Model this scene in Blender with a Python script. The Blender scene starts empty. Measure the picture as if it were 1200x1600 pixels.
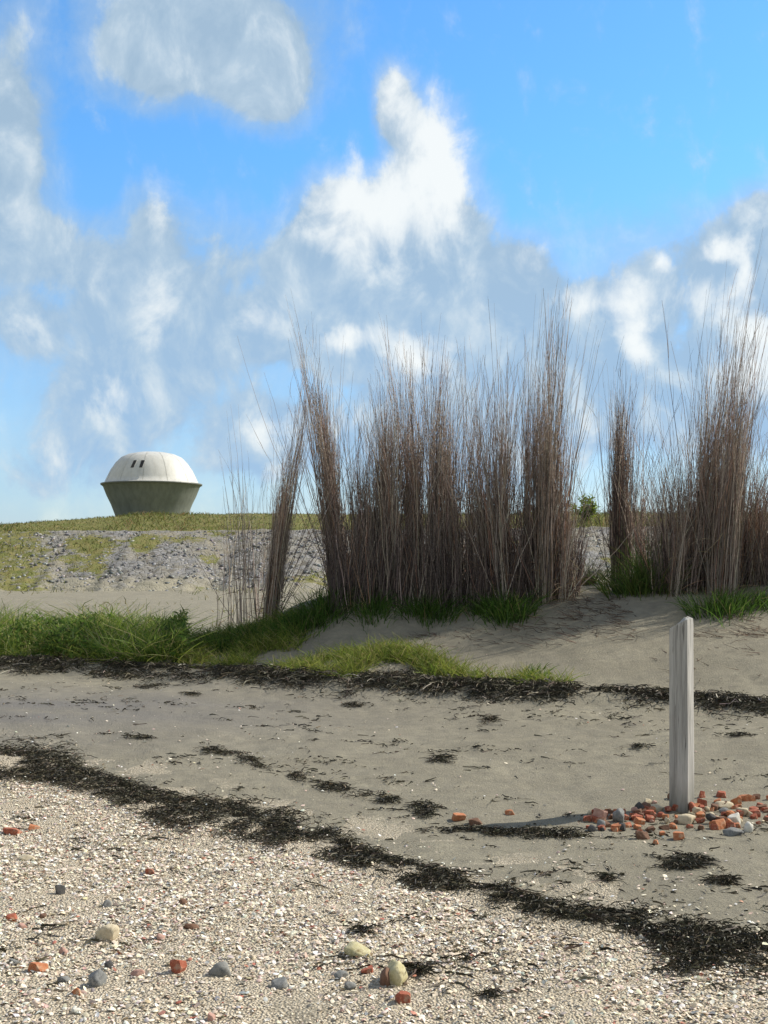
import bpy, bmesh, math, random
import numpy as np
from mathutils import Vector, noise as mnoise
C = bpy.context.scene
COL = C.collection
rad = math.radians
F = 1931.0; HZ = 880.0; CZ = 1.5          # focal length in photo pixels, horizon row, eye height

# ------------------------------------------------------------------ camera
cd = bpy.data.cameras.new('camera'); cam = bpy.data.objects.new('camera', cd); COL.objects.link(cam)
cam.location = (0, 0, CZ); cam.rotation_euler = (rad(90), 0, 0)
cd.sensor_fit = 'VERTICAL'; cd.sensor_height = 36; cd.sensor_width = 27
cd.lens = F / 1600 * 36; cd.shift_y = (HZ - 800) / 1600
cd.clip_start = .05; cd.clip_end = 20000
C.camera = cam
C.render.resolution_x = 768; C.render.resolution_y = 1024

# ------------------------------------------------------------------ sun and exposure
SUN_EL = 40.0; SUN_DIR_DEG = 22.0          # direction to the sun: to the right and a bit beyond the reeds
el, az = rad(SUN_EL), rad(SUN_DIR_DEG)
sv = Vector((math.cos(az) * math.cos(el), math.sin(az) * math.cos(el), math.sin(el)))
sd = bpy.data.lights.new('sun', 'SUN'); sun = bpy.data.objects.new('sun', sd); COL.objects.link(sun)
sd.energy = 5.0; sd.angle = rad(.55); sd.color = (1, .93, .81)
sun.rotation_euler = (-sv).to_track_quat('-Z', 'Y').to_euler(); sun.location = sv * 50
C.view_settings.view_transform = 'Standard'; C.view_settings.look = 'None'
C.view_settings.exposure = 0.12; C.view_settings.gamma = 1

# ------------------------------------------------------------------ node helpers
class NT:
    def __init__(s, tree): s.t = tree; s.n = tree.nodes; s.l = tree.links
    def new(s, typ, **kw):
        n = s.n.new(typ)
        for k, v in kw.items(): setattr(n, k, v)
        return n
    def put(s, sock, v):
        if isinstance(v, bpy.types.NodeSocket): s.l.new(v, sock)
        else: sock.default_value = v
    def math(s, op, a, b=0.0, c=0.0, clamp=False):
        n = s.new('ShaderNodeMath', operation=op, use_clamp=clamp)
        for i, v in enumerate((a, b, c)): s.put(n.inputs[i], v)
        return n.outputs[0]
    def vmath(s, op, a, b=(0, 0, 0), c=(0, 0, 0)):
        n = s.new('ShaderNodeVectorMath', operation=op)
        s.put(n.inputs[0], a); s.put(n.inputs[1], b)
        if op == 'MULTIPLY_ADD': s.put(n.inputs[2], c)
        return n.outputs['Value'] if op in ('LENGTH', 'DOT_PRODUCT') else n.outputs['Vector']
    def noise(s, vec, scale, detail=4, rough=.55, dist=0.0, col=False):
        n = s.new('ShaderNodeTexNoise'); s.put(n.inputs['Vector'], vec)
        n.inputs['Scale'].default_value = scale; n.inputs['Detail'].default_value = detail
        n.inputs['Roughness'].default_value = rough; n.inputs['Distortion'].default_value = dist
        return n.outputs['Color' if col else 'Fac']
    def mapr(s, v, a, b, c=0.0, d=1.0, interp='LINEAR'):
        n = s.new('ShaderNodeMapRange', interpolation_type=interp)
        s.put(n.inputs['Value'], v)
        for nm, x in (('From Min', a), ('From Max', b), ('To Min', c), ('To Max', d)): s.put(n.inputs[nm], x)
        return n.outputs['Result']
    def mix(s, f, a, b, blend='MIX'):
        n = s.new('ShaderNodeMix', data_type='RGBA', blend_type=blend)
        s.put(n.inputs[0], f)
        for i, v in ((6, a), (7, b)):
            if isinstance(v, (tuple, list)) and len(v) == 3: v = (*v, 1)
            s.put(n.inputs[i], v)
        return n.outputs[2]

# ------------------------------------------------------------------ world: Nishita sky with broken cumulus cloud
w = bpy.data.worlds.new('World'); C.world = w; w.use_nodes = True
W = NT(w.node_tree); W.n.clear()
out = W.new('ShaderNodeOutputWorld'); bg = W.new('ShaderNodeBackground')
sky = W.new('ShaderNodeTexSky', sky_type='NISHITA'); sky.sun_disc = False
sky.sun_elevation = el; sky.sun_rotation = rad(90 - SUN_DIR_DEG)
sky.altitude = 0; sky.air_density = 1.0; sky.dust_density = .4; sky.ozone_density = 2.6
SKY_STRENGTH = .125
tc = W.new('ShaderNodeTexCoord').outputs['Generated']
sep = W.new('ShaderNodeSeparateXYZ'); W.put(sep.inputs[0], tc)
azn = W.math('ARCTAN2', sep.outputs[0], sep.outputs[1]); eln = W.math('ARCSINE', sep.outputs[2])
comb = W.new('ShaderNodeCombineXYZ'); W.put(comb.inputs[0], azn); W.put(comb.inputs[1], eln)
P0 = comb.outputs[0]
def ang(px, row):
    u, v = (px - 600) / F, (HZ - row) / F
    return math.atan(u), math.atan(v / math.hypot(1, u))
def warp(vec, scale, amt, detail=4):
    n = W.noise(vec, scale, detail, .6, col=True)
    return W.vmath('ADD', vec, W.vmath('MULTIPLY', W.vmath('SUBTRACT', n, (.5, .5, .5)), (amt, amt, 0)))
PD = warp(P0, 9, .045, 5); PW = warp(P0, 22, .026, 5)
def field(P, blobs, grow=1.14):
    acc = None
    for px, row, rx, ry, wt in blobs:
        a, e = ang(px, row); sx, sy = F / (rx * grow), F / (ry * grow)
        l = W.vmath('LENGTH', W.vmath('MULTIPLY_ADD', P, (sx, sy, 0), (-a * sx, -e * sy, 0)))
        m = W.mapr(l, 1.45, .05, 0.0, wt, 'SMOOTHSTEP')
        acc = m if acc is None else W.math('ADD', acc, m)
    return acc
DENS = [(320, 30, 200, 110, 1.2), (250, 90, 90, 60, .5), (415, 120, 70, 75, .85), (10, 120, 55, 120, .8), (35, 260, 60, 110, .8),
        (30, 390, 70, 70, .7), (240, 330, 55, 60, .7), (235, 410, 120, 65, .75), (115, 370, 50, 50, .5), (365, 370, 65, 70, .55),
        (200, 500, 130, 80, .85), (50, 520, 50, 45, .8), (320, 540, 110, 90, .45),
        (612, 150, 32, 50, .95), (660, 240, 78, 90, 1.1), (535, 325, 85, 75, 1.0), (600, 440, 175, 100, 1.35), (500, 430, 70, 70, .8), (705, 370, 70, 90, .9),
        (400, 515, 65, 45, .9), (165, 635, 115, 60, .8), (415, 690, 85, 55, .85), (545, 545, 85, 40, .8), (665, 570, 90, 60, .9),
        (600, 660, 720, 190, .62), (100, 740, 170, 60, .5), (700, 690, 180, 110, .5),
        (830, 410, 45, 45, .8), (895, 480, 45, 50, .8), (980, 500, 62, 90, 1.0), (1120, 430, 100, 65, 1.0), (1185, 330, 60, 45, .7),
        (1010, 360, 170, 50, .5), (820, 520, 160, 90, .5), (1180, 590, 80, 110, 1.0), (1060, 610, 120, 110, .6), (880, 620, 130, 100, .5), (780, 470, 70, 60, .4),
        (1330, 500, 130, 200, .9), (-160, 400, 150, 200, .8)]
WHITE = [(612, 140, 26, 45, .8), (655, 235, 74, 105, 1.0), (710, 300, 50, 60, .5), (690, 265, 40, 60, .6), (540, 320, 82, 62, .9), (610, 360, 120, 80, .6), (247, 325, 22, 42, .6),
         (242, 485, 30, 48, .6), (155, 440, 25, 40, .3), (410, 500, 46, 34, .7), (183, 615, 52, 42, .7), (425, 668, 60, 34, .6),
         (548, 530, 50, 20, 1.1), (655, 560, 62, 42, 1.1), (530, 665, 34, 34, .6), (830, 400, 38, 34, .65), (897, 470, 28, 28, .9),
         (958, 462, 34, 30, 1.0), (990, 510, 32, 66, 1.1), (1036, 415, 17, 14, 1.1), (1128, 388, 36, 18, 1.2), (1165, 430, 18, 42, 1.1),
         (1100, 462, 56, 36, .8), (1180, 560, 55, 78, 1.05), (1180, 340, 50, 34, .4), (50, 512, 36, 26, .35), (10, 350, 30, 60, .3), (410, 750, 40, 24, .5),
         (910, 690, 40, 40, .45), (1040, 650, 50, 50, .3), (330, 10, 150, 80, .05), (20, 120, 30, 90, .2), (90, 720, 60, 30, .35), (1340, 450, 80, 100, .9)]
PS = W.vmath('MULTIPLY', P0, (1.35, 1, 1))
nd = W.noise(PS, 17, 9, .60, .35); nf = W.noise(PS, 60, 6, .65)
nd2 = W.noise(W.vmath('ADD', PS, (.016, .012, 0)), 17, 9, .60, .35)      # the same billows a step towards the sun
lit = W.math('MULTIPLY', W.math('SUBTRACT', nd, nd2), 1.9)
outside = W.mapr(W.math('ABSOLUTE', azn), .42, .6)      # unseen sky to the sides and behind: warm grey cloud added against blue ambient light
dens = W.math('ADD', field(PD, DENS), W.math('MULTIPLY', W.math('SUBTRACT', nd, .5), .95))
dens = W.math('ADD', dens, W.math('MULTIPLY', W.math('SUBTRACT', nf, .5), .35))
dens = W.math('ADD', dens, W.math('MULTIPLY', outside, W.mapr(W.noise(tc, 4, 6, .6), .38, .55)))
crisp = W.mapr(dens, .40, .92, 0, 1, 'SMOOTHSTEP'); veil = W.mapr(dens, .05, .7, 0, .5, 'SMOOTHSTEP')
veil = W.math('MAXIMUM', veil, W.mapr(eln, .27, .02, 0, .5))
mask = W.math('MAXIMUM', crisp, veil)
white = W.math('ADD', field(PW, WHITE), W.math('MULTIPLY', W.math('SUBTRACT', nd, .5), .9))
white = W.math('ADD', W.math('ADD', white, lit), W.math('MULTIPLY', outside, .30))
white = W.math('ADD', white, W.math('MULTIPLY', W.math('SUBTRACT', nf, .5), .3))
white = W.mapr(white, .05, 1.5, 0, 1, 'SMOOTHSTEP')
k = 1 / SKY_STRENGTH
def kc(*c): return tuple(k * x for x in c)
grey = W.mix(W.mapr(eln, .02, .3), kc(.33, .51, .74), kc(.35, .48, .61))
grey = W.mix(W.math('MULTIPLY', W.mapr(W.math('ADD', nd, W.math('MULTIPLY', lit, .35)), .36, .68), .75), grey, kc(.50, .62, .72))
grey = W.mix(outside, grey, kc(.50, .49, .455))
cloud = W.mix(white, grey, kc(.87, .90, .89))
tint = W.mix(W.mapr(eln, .0, .32), (1.02, 1.06, 1.16), (.74, 1.32, 1.68))
tint = W.mix(outside, tint, (.95, 1.0, .95))
skc = W.mix(1.0, sky.outputs[0], tint, 'MULTIPLY')
amount = W.math('MULTIPLY', W.math('MAXIMUM', mask, W.math('MULTIPLY', white, 1.0)), .95)
colr = W.mix(amount, skc, cloud)
W.put(bg.inputs[0], colr); bg.inputs[1].default_value = SKY_STRENGTH
W.l.new(bg.outputs[0], out.inputs[0])

# ------------------------------------------------------------------ mesh helpers
rng = np.random.default_rng(11); random.seed(7)
def mesh_np(name, V, Fa, mat, col=None, smooth=False, attrs=None):
    """V (n,3); Fa list of (m,k) index arrays"""
    me = bpy.data.meshes.new(name)
    if not isinstance(Fa, (list, tuple)): Fa = [Fa]
    loops = np.concatenate([f.ravel() for f in Fa]).astype(np.int32)
    sizes = np.concatenate([np.full(len(f), f.shape[1]) for f in Fa]).astype(np.int32)
    me.vertices.add(len(V)); me.vertices.foreach_set('co', np.ascontiguousarray(V, dtype=np.float32).ravel())
    me.loops.add(len(loops)); me.loops.foreach_set('vertex_index', loops)
    me.polygons.add(len(sizes))
    me.polygons.foreach_set('loop_start', np.concatenate([[0], np.cumsum(sizes)[:-1]]).astype(np.int32))
    me.polygons.foreach_set('loop_total', sizes)
    if smooth: me.polygons.foreach_set('use_smooth', np.ones(len(sizes), bool))
    if col is not None:
        a = me.color_attributes.new('Col', 'FLOAT_COLOR', 'POINT')
        c4 = np.ones((len(V), 4), np.float32); c4[:, :3] = col; a.data.foreach_set('color', c4.ravel())
    for nm, arr in (attrs or {}).items():
        a = me.attributes.new(nm, 'FLOAT', 'POINT'); a.data.foreach_set('value', np.asarray(arr, np.float32).ravel())
    me.update(calc_edges=True); me.validate()
    me.materials.append(mat)
    return me
def link(name, me, parent=None, loc=None):
    o = bpy.data.objects.new(name, me); COL.objects.link(o)
    if parent is not None: o.parent = parent
    if loc is not None: o.location = loc
    return o
def tag(o, label=None, cat=None, group=None, kind=None):
    if label: o['label'] = label
    if cat: o['category'] = cat
    if group: o['group'] = group
    if kind: o['kind'] = kind
    return o
def bm_mesh(name, bm, mat, smooth=False):
    me = bpy.data.meshes.new(name)
    if smooth:
        for f in bm.faces: f.smooth = True
    bm.to_mesh(me); bm.free(); me.materials.append(mat); return me
def unit(v): return v / np.maximum(np.linalg.norm(v, axis=-1, keepdims=True), 1e-9)
def strands(base, d, L, bend, wid, K=4, sides=2, taper=.75, wig=0.0, tip=.12):
    """curved ribbons (sides=2) or tubes (sides=3): base,d,bend (n,3); L,wid (n,)"""
    n = len(base); t = np.linspace(0, 1, K + 1)
    ctr = base[:, None] + (L[:, None] * t)[..., None] * d[:, None] + (L[:, None] * t ** 2)[..., None] * bend[:, None]
    if wig: ctr[:, 1:] += rng.normal(0, 1, (n, K, 3)) * (wig * L)[:, None, None]
    tan = unit(np.gradient(ctr, axis=1))
    ref = rng.normal(0, 1, (n, 1, 3)); ref[..., 2] *= .25
    s = unit(np.cross(tan, ref)); wd = (wid[:, None] * np.maximum(1 - t ** 1.3 * taper, tip))[..., None]
    if sides == 2:
        V = np.stack([ctr - s * wd, ctr + s * wd], 2)
    else:
        b = unit(np.cross(tan, s))
        V = np.stack([ctr + wd * (math.cos(a) * s + math.sin(a) * b) for a in (0, 2.094, 4.189)], 2)
    m = sides; idx = np.arange(n * (K + 1) * m).reshape(n, K + 1, m)
    fs = []
    for j in range(1 if m == 2 else m):
        j2 = (j + 1) % m
        fs.append(np.stack([idx[:, :-1, j], idx[:, :-1, j2], idx[:, 1:, j2], idx[:, 1:, j]], -1).reshape(-1, 4))
    return V.reshape(-1, 3), np.concatenate(fs), (K + 1) * m
def vary(n, cols, wts, jit=.18, per=1):
    c = np.array(cols)[rng.choice(len(cols), n, p=np.array(wts) / sum(wts))]
    c = c * (1 + rng.normal(0, jit, (n, 1))) * (1 + rng.normal(0, .04, (n, 3)))
    return np.repeat(np.clip(c, .004, .9), per, 0)

# value noise on arrays
def _h(ix, iy, s): 
    v = np.sin(ix * 127.1 + iy * 311.7 + s * 74.7) * 43758.5453
    return v - np.floor(v)
def vnoise(x, y, s=0):
    x = np.asarray(x, float); y = np.asarray(y, float)
    ix, iy = np.floor(x), np.floor(y); fx, fy = x - ix, y - iy
    fx, fy = fx * fx * (3 - 2 * fx), fy * fy * (3 - 2 * fy)
    return ((_h(ix, iy, s) * (1 - fx) + _h(ix + 1, iy, s) * fx) * (1 - fy) + (_h(ix, iy + 1, s) * (1 - fx) + _h(ix + 1, iy + 1, s) * fx) * fy)
def fbm(x, y, s=0, o=4):
    a, t, n = 1.0, 0.0, 0.0
    for i in range(o):
        t = t + a * vnoise(x * 2 ** i, y * 2 ** i, s + i * 13); n += a; a *= .5
    return t / n

# ------------------------------------------------------------------ terrain of the beach and dune: thin-plate surface through levelled points
def wpt(px, row, D): return ((px - 600) / F * D, D, CZ - (row - HZ) / F * D)
CP = [(x, y, 0.0) for x in (-14, -7, -3, 0, 3, 7, 14) for y in (-3, 1.5, 4, 6, 7.8)]
CP += [wpt(*p) for p in [(-300, 1120, 10.5), (0, 1122, 10.6), (300, 1136, 10.5), (600, 1146, 10.2), (900, 1150, 9.8), (1200, 1150, 9.5), (1500, 1150, 9.3),
    (-300, 1046, 14), (0, 1048, 14), (300, 1062, 13.4), (600, 1084, 12.4), (900, 1096, 11.5), (1200, 1120, 10.7), (1500, 1130, 10.3),
    (600, 1034, 13.3), (850, 1052, 12.6), (1100, 1060, 12), (1100, 1000, 13.2), (1100, 955, 14.2), (1100, 925, 15), (1300, 1040, 12), (1300, 950, 14), (1300, 915, 15),
    (900, 1000, 13.5), (900, 942, 14.8), (700, 1003, 14), (700, 948, 15.1), (550, 1003, 14.3), (530, 938, 15.4), (430, 1012, 14.5), (425, 975, 15.3),
    (350, 1022, 14.6), (350, 987, 15.5), (280, 1040, 14.3), (240, 1005, 16), (130, 1037, 14.5), (0, 1033, 14.6), (130, 1003, 16.5), (0, 994, 17), (-300, 990, 17)]]
CP += [(wpt(px, 0, 17)[0], 17, z) for px, z in ((530, 1.02), (700, 1.1), (900, 1.16), (1100, 1.25), (1300, 1.3), (350, .5))]
CP += [(x, y, z) for x in (-18, -9, -3, 3, 9, 18) for y, z in ((22, .22), (32, .14), (45, .16), (58, .24))]
CP = np.array(CP)
def tps_k(r2): return np.where(r2 > 1e-9, .5 * r2 * np.log(np.maximum(r2, 1e-9)), 0)
def _fit():
    X = CP[:, :2]; n = len(X)
    K = tps_k(((X[:, None] - X[None]) ** 2).sum(-1)) + np.eye(n) * .02
    Pm = np.c_[np.ones(n), X]; A = np.block([[K, Pm], [Pm.T, np.zeros((3, 3))]])
    return np.linalg.solve(A, np.r_[CP[:, 2], 0, 0, 0])
WT = _fit()
def ground(x, y):
    x = np.atleast_1d(np.asarray(x, float)); y = np.atleast_1d(np.asarray(y, float))
    xc = np.clip(x, -16, 16); yc = np.clip(y, -3, 57)
    z = WT[-3] + WT[-2] * xc + WT[-1] * yc
    for (cx, cy, _), wv in zip(CP, WT): z = z + wv * tps_k((xc - cx) ** 2 + (yc - cy) ** 2)
    z = z + (fbm(x * .9, y * .9, 3) - .5) * .09 * np.clip((y - 2) / 8, .3, 1) + (fbm(x * 4, y * 4, 5) - .5) * .034 + (fbm(x * 11, y * 11, 6, 2) - .5) * .012
    z = z + np.clip((y - 11) / 4, 0, 1) * np.clip((24 - y) / 6, 0, 1) * (fbm(x * 1.7, y * 1.3, 8) - .5) * .12
    return z
def g1(x, y): return float(ground(x, y)[0])
def pix(px, row):
    """where the sight line through a photo pixel meets the beach"""
    u = (px - 600) / F; t = np.arange(3.5, 22, .02)
    h = CZ - (row - HZ) / F * t - ground(u * t, t)
    i = int(np.argmax(h < 0)) if (h < 0).any() else len(t) - 1
    return float(u * t[i]), float(t[i]), g1(u * t[i], t[i])

# lines of seaweed (tide wrack), as points on the beach
LOW = np.array([pix(*p)[:2] for p in [(-420, 1110), (-150, 1165), (0, 1190), (100, 1214), (200, 1250), (300, 1276), (400, 1292), (480, 1318), (560, 1345), (640, 1365), (720, 1388), (800, 1418), (900, 1445), (1000, 1455), (1100, 1475), (1200, 1490), (1400, 1500)]])
UP = np.array([pix(*p)[:2] for p in [(-300, 1036), (0, 1042), (150, 1044), (260, 1052), (400, 1058), (500, 1068), (600, 1074), (700, 1078), (820, 1082), (920, 1092), (1020, 1098), (1130, 1106), (1220, 1114), (1500, 1125)]])
def dist_line(x, y, L):
    """signed distance to polyline; positive on the far (dune) side"""
    best = np.full(np.shape(x), 1e9); sg = np.zeros(np.shape(x))
    for a, b in zip(L[:-1], L[1:]):
        d = b - a; ll = (d ** 2).sum(); t = np.clip(((x - a[0]) * d[0] + (y - a[1]) * d[1]) / ll, 0, 1)
        dx, dy = x - (a[0] + t * d[0]), y - (a[1] + t * d[1]); r = np.hypot(dx, dy)
        cr = d[0] * dy - d[1] * dx
        m = r < best; best = np.where(m, r, best); sg = np.where(m, np.sign(cr), sg)
    return best * sg

# ------------------------------------------------------------------ materials
def mat(name, rough=.85, spec=.25):
    m = bpy.data.materials.new(name); m.use_nodes = True; T = NT(m.node_tree)
    b = m.node_tree.nodes['Principled BSDF']; b.inputs['Roughness'].default_value = rough
    b.inputs['Specular IOR Level'].default_value = spec
    return m, T, b
def bump(T, b, h, strength, dist):
    n = T.new('ShaderNodeBump'); n.inputs['Strength'].default_value = strength; n.inputs['Distance'].default_value = dist
    T.put(n.inputs['Height'], h); T.l.new(n.outputs[0], b.inputs['Normal'])
def col_mat(name, rough=.8, spec=.2, trans=0.0, nscale=60.0, namt=.25):
    m, T, b = mat(name, rough, spec)
    a = T.new('ShaderNodeVertexColor', layer_name='Col').outputs[0]
    g = T.new('ShaderNodeNewGeometry').outputs['Position']
    n = T.noise(g, nscale, 3)
    c = T.mix(1.0, a, T.mix(n, (1 - namt,) * 3, (1 + namt,) * 3), 'MULTIPLY')
    T.put(b.inputs['Base Color'], c)
    if trans:
        tr = T.new('ShaderNodeBsdfTranslucent'); T.put(tr.inputs[0], c)
        mx = T.new('ShaderNodeMixShader'); mx.inputs[0].default_value = trans
        T.l.new(b.outputs[0], mx.inputs[1]); T.l.new(tr.outputs[0], mx.inputs[2])
        T.l.new(mx.outputs[0], m.node_tree.nodes['Material Output'].inputs[0])
    return m
M_grass = col_mat('grass_blades', .6, .3, .5, 8, .2)
M_reed = col_mat('dead_stems', .75, .25, .0, 30, .25)
M_weed = col_mat('dried_seaweed', .6, .35, 0, 80, .3)
M_shell = col_mat('shell_bits', .5, .35, 0, 150, .18)
M_twig = col_mat('dry_twigs', .8, .2, 0, 50, .3)
def solid(name, c1, c2, scale=20, rough=.85, bs=.5, bd=.003, spec=.25, c3=None):
    m, T, b = mat(name, rough, spec); o = T.new('ShaderNodeTexCoord').outputs['Object']
    n = T.noise(o, scale, 6, .65, .3); c = T.mix(T.mapr(n, .35, .65), c1, c2)
    if c3: c = T.mix(T.mapr(T.noise(o, scale * .45, 4, .6), .55, .68), c, c3)
    T.put(b.inputs['Base Color'], c); bump(T, b, T.noise(o, scale * 4, 6, .7), bs, bd); return m

# sand
m_sand, T, b = mat('beach_sand', .93, .15)
g = T.new('ShaderNodeNewGeometry').outputs['Position']
sh = T.new('ShaderNodeAttribute', attribute_name='shell').outputs['Fac']
dampa = T.new('ShaderNodeAttribute', attribute_name='damp').outputs['Fac']
n1 = T.noise(g, 1.3, 6, .6, .4); n2 = T.noise(g, 9, 6, .65); n3 = T.noise(g, 140, 4, .7); n4 = T.noise(g, 45, 5, .7)
c = T.mix(T.mapr(n1, .35, .65), (.305, .28, .212), (.38, .35, .265))
c = T.mix(T.mapr(n2, .35, .7), c, (.25, .23, .18))
c = T.mix(T.mapr(n3, .35, .62), T.mix(1.0, c, (.74, .74, .74), 'MULTIPLY'), c)
c = T.mix(T.mapr(n4, .62, .70), c, (.17, .145, .11))
c = T.mix(T.math('MULTIPLY', T.mapr(T.noise(g, 2.6, 7, .7, .6), .5, .68), .4), c, (.23, .215, .175))
c = T.mix(T.math('MULTIPLY', dampa, .75), c, (.17, .165, .165))
vo = T.new('ShaderNodeTexVoronoi'); T.put(vo.inputs['Vector'], g); vo.inputs['Scale'].default_value = 95
vc = T.new('ShaderNodeSeparateColor'); T.put(vc.inputs[0], vo.outputs['Color'])
shellc = T.mix(vc.outputs[0], (.62, .53, .40), (.86, .77, .61))
shellc = T.mix(T.mapr(vc.outputs[1], .86, .9), shellc, (.2, .16, .12))
shellc = T.mix(T.mapr(vo.outputs['Distance'], .42, .62), shellc, (.50, .43, .32))
smask = T.mapr(T.math('ADD', sh, T.math('MULTIPLY', T.math('SUBTRACT', n4, .5), .9)), .32, .6)
c = T.mix(smask, c, shellc)
T.put(b.inputs['Base Color'], c)
hb = T.math('ADD', T.math('MULTIPLY', n3, .35), T.math('MULTIPLY', n4, 1.0))
hb = T.math('ADD', hb, T.math('MULTIPLY', smask, T.math('MULTIPLY', vo.outputs['Distance'], -1.2)))
bump(T, b, hb, .95, .016)

# ------------------------------------------------------------------ beach and dune
def beach():
    ny, nx = 620, 560
    yy = -9 + 67.5 * ((np.exp(np.linspace(0, 1, ny) * 1.9) - 1) / (math.exp(1.9) - 1)); yy = yy - 1.0
    s = np.linspace(-1, 1, nx); u = .36 * s + 1.7 * s ** 5
    Y, U = np.meshgrid(yy, u, indexing='ij'); X = U * (Y + 14) ; 
    Z = ground(X, Y).reshape(X.shape)
    dl = dist_line(X, Y, LOW); du = dist_line(X, Y, UP)
    # wrack heaps lift the surface a little
    Z = Z + .025 * np.exp(-(dl / .12) ** 2) + .05 * np.exp(-(du / .25) ** 2)
    # shell banks in front of the lower weed line
    shell = np.clip(.5 - dl * 2.2 + (fbm(X * 2.2, Y * 2.2, 21) - .5) * 1.0, 0, 1) * .95
    shell = np.maximum(shell, .5 * np.clip(1 - np.abs(dl - .5) / .8, 0, 1) * (fbm(X * 3, Y * 3, 4) > .55))
    bare = np.clip((fbm(X * 1.1 + 3, Y * 1.6, 31) - .52) * 6, 0, 1) * np.clip((5.2 - Y) / 1.2, 0, 1) * .7
    shell = shell * (1 - .8 * bare)
    damp = np.exp(-((Y - 11.6 - .15 * X) / 1.6) ** 2) * np.clip((1.5 - X) / 4, 0, 1) * (.4 + fbm(X, Y * 2, 9))
    I = np.arange(ny * nx).reshape(ny, nx)
    Fq = np.stack([I[:-1, :-1], I[:-1, 1:], I[1:, 1:], I[1:, :-1]], -1).reshape(-1, 4)
    me = mesh_np('beach', np.stack([X, Y, Z], -1).reshape(-1, 3), Fq, m_sand, smooth=True, attrs={'shell': shell, 'damp': np.clip(damp, 0, 1)})
    tag(link('beach', me), kind='structure')
beach()

# wide plain to the horizon, under everything
m_land, T, b = mat('far_land', .95, .1); g = T.new('ShaderNodeNewGeometry').outputs['Position']
T.put(b.inputs['Base Color'], T.mix(T.mapr(T.noise(g, .02, 6), .4, .6), (.12, .14, .06), (.2, .19, .11)))
bm = bmesh.new(); bmesh.ops.create_grid(bm, x_segments=8, y_segments=8, size=6000)
tag(link('ground', bm_mesh('ground', bm, m_land), loc=(0, 0, -.35)), kind='structure')

# ------------------------------------------------------------------ sea dike with a stone slope and a grassy crown
DT, DC, DB = 55.0, 66.0, 80.0
def dike_z(x, y):
    x = np.asarray(x, float); y = np.asarray(y, float)
    edge = 3.30 + .006 * x + (fbm(x * .08, x * 0 + 2, 7) - .5) * .15
    crown = np.interp(x, [-60, -30, -24.8, -18, -15, -8, 0, 30, 60], [2.95, 3.5, 3.66, 4.18, 4.42, 4.48, 4.42, 4.5, 4.55])
    toe = DT + (fbm(x * .25, x * 0 + 5, 9) - .5) * 4 + (fbm(x * 1.5, x * 0 + 1, 19) - .5) * 1.2; t1 = np.clip((y - toe) / (DC - toe), 0, 1); t2 = np.clip((y - DC) / (DB - 5 - DC), 0, 1)
    z = -.05 + (edge + .05) * t1 + (crown - edge) * (t2 * t2 * (3 - 2 * t2)) - np.clip((y - DB - 6) / 12, 0, 1) * 5.2
    return z + (fbm(x * .5, y * .5, 40) - .5) * .10
m_dike, T, b = mat('dike_stones', .9, .2); g = T.new('ShaderNodeNewGeometry').outputs['Position']
grass_a = T.new('ShaderNodeAttribute', attribute_name='grass').outputs['Fac']
vo = T.new('ShaderNodeTexVoronoi'); T.put(vo.inputs['Vector'], g); vo.inputs['Scale'].default_value = 4.2
ve = T.new('ShaderNodeTexVoronoi', feature='DISTANCE_TO_EDGE'); T.put(ve.inputs['Vector'], g); ve.inputs['Scale'].default_value = 4.2
vc = T.new('ShaderNodeSeparateColor'); T.put(vc.inputs[0], vo.outputs['Color'])
c = T.mix(vc.outputs[0], (.23, .225, .225), (.29, .283, .275))
c = T.mix(T.mapr(vc.outputs[1], .8, .9), c, (.13, .12, .11))
c = T.mix(T.math('MULTIPLY', T.mapr(ve.outputs['Distance'], .09, .02), .7), c, (.12, .115, .08))
c = T.mix(T.mapr(T.noise(g, .5, 5, .6), .42, .7), c, (.3, .27, .2))
sepz = T.new('ShaderNodeSeparateXYZ'); T.put(sepz.inputs[0], g)
zn = T.math('ADD', sepz.outputs[2], T.math('MULTIPLY', T.math('SUBTRACT', T.noise(g, .35, 6, .7), .5), -4.2))
c = T.mix(T.mapr(zn, .9, .3), c, T.mix(T.noise(g, 3, 6, .7), (.27, .25, .185), (.36, .33, .25)))
gc = T.mix(T.mapr(T.noise(g, 1.5, 5, .7), .35, .65), (.14, .16, .04), (.24, .21, .08))
c = T.mix(T.mapr(T.math('ADD', grass_a, T.math('MULTIPLY', T.math('SUBTRACT', T.noise(g, 2.5, 5, .7), .5), 1.3)), .4, .6), c, gc)
T.put(b.inputs['Base Color'], c)
bump(T, b, T.math('MINIMUM', ve.outputs['Distance'], .12), .7, .25)
def grass_amount(x, y):
    crown = np.clip((y - DC - .1 + (fbm(x * .4, y * .4, 51) - .5) * 1.6) * 2, 0, 1)
    # weeds on the slope: the left end, and patches near the top
    row = HZ - (dike_z(x, y) - CZ) / y * F; px = 600 + x / y * F
    left = np.clip((135 - px) / 90, 0, 1) * .62
    pa = np.exp(-(((px - 140) / 45) ** 2 + ((row - 850) / 16) ** 2)) + .8 * np.exp(-(((px - 150) / 18) ** 2 + ((row - 885) / 22) ** 2)) \
        + np.exp(-(((px - 225) / 22) ** 2 + ((row - 850) / 16) ** 2)) + .6 * np.exp(-(((px - 290) / 60) ** 2 + ((row - 842) / 9) ** 2)) \
        + .6 * np.exp(-(((px - 10) / 60) ** 2 + ((row - 845) / 14) ** 2))
    pt = np.clip((fbm(x * .35, y * .35, 61) - .62) * 5, 0, .6)
    return np.clip(np.maximum(np.maximum(crown, left), np.maximum(pa, pt)), 0, 1)
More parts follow.
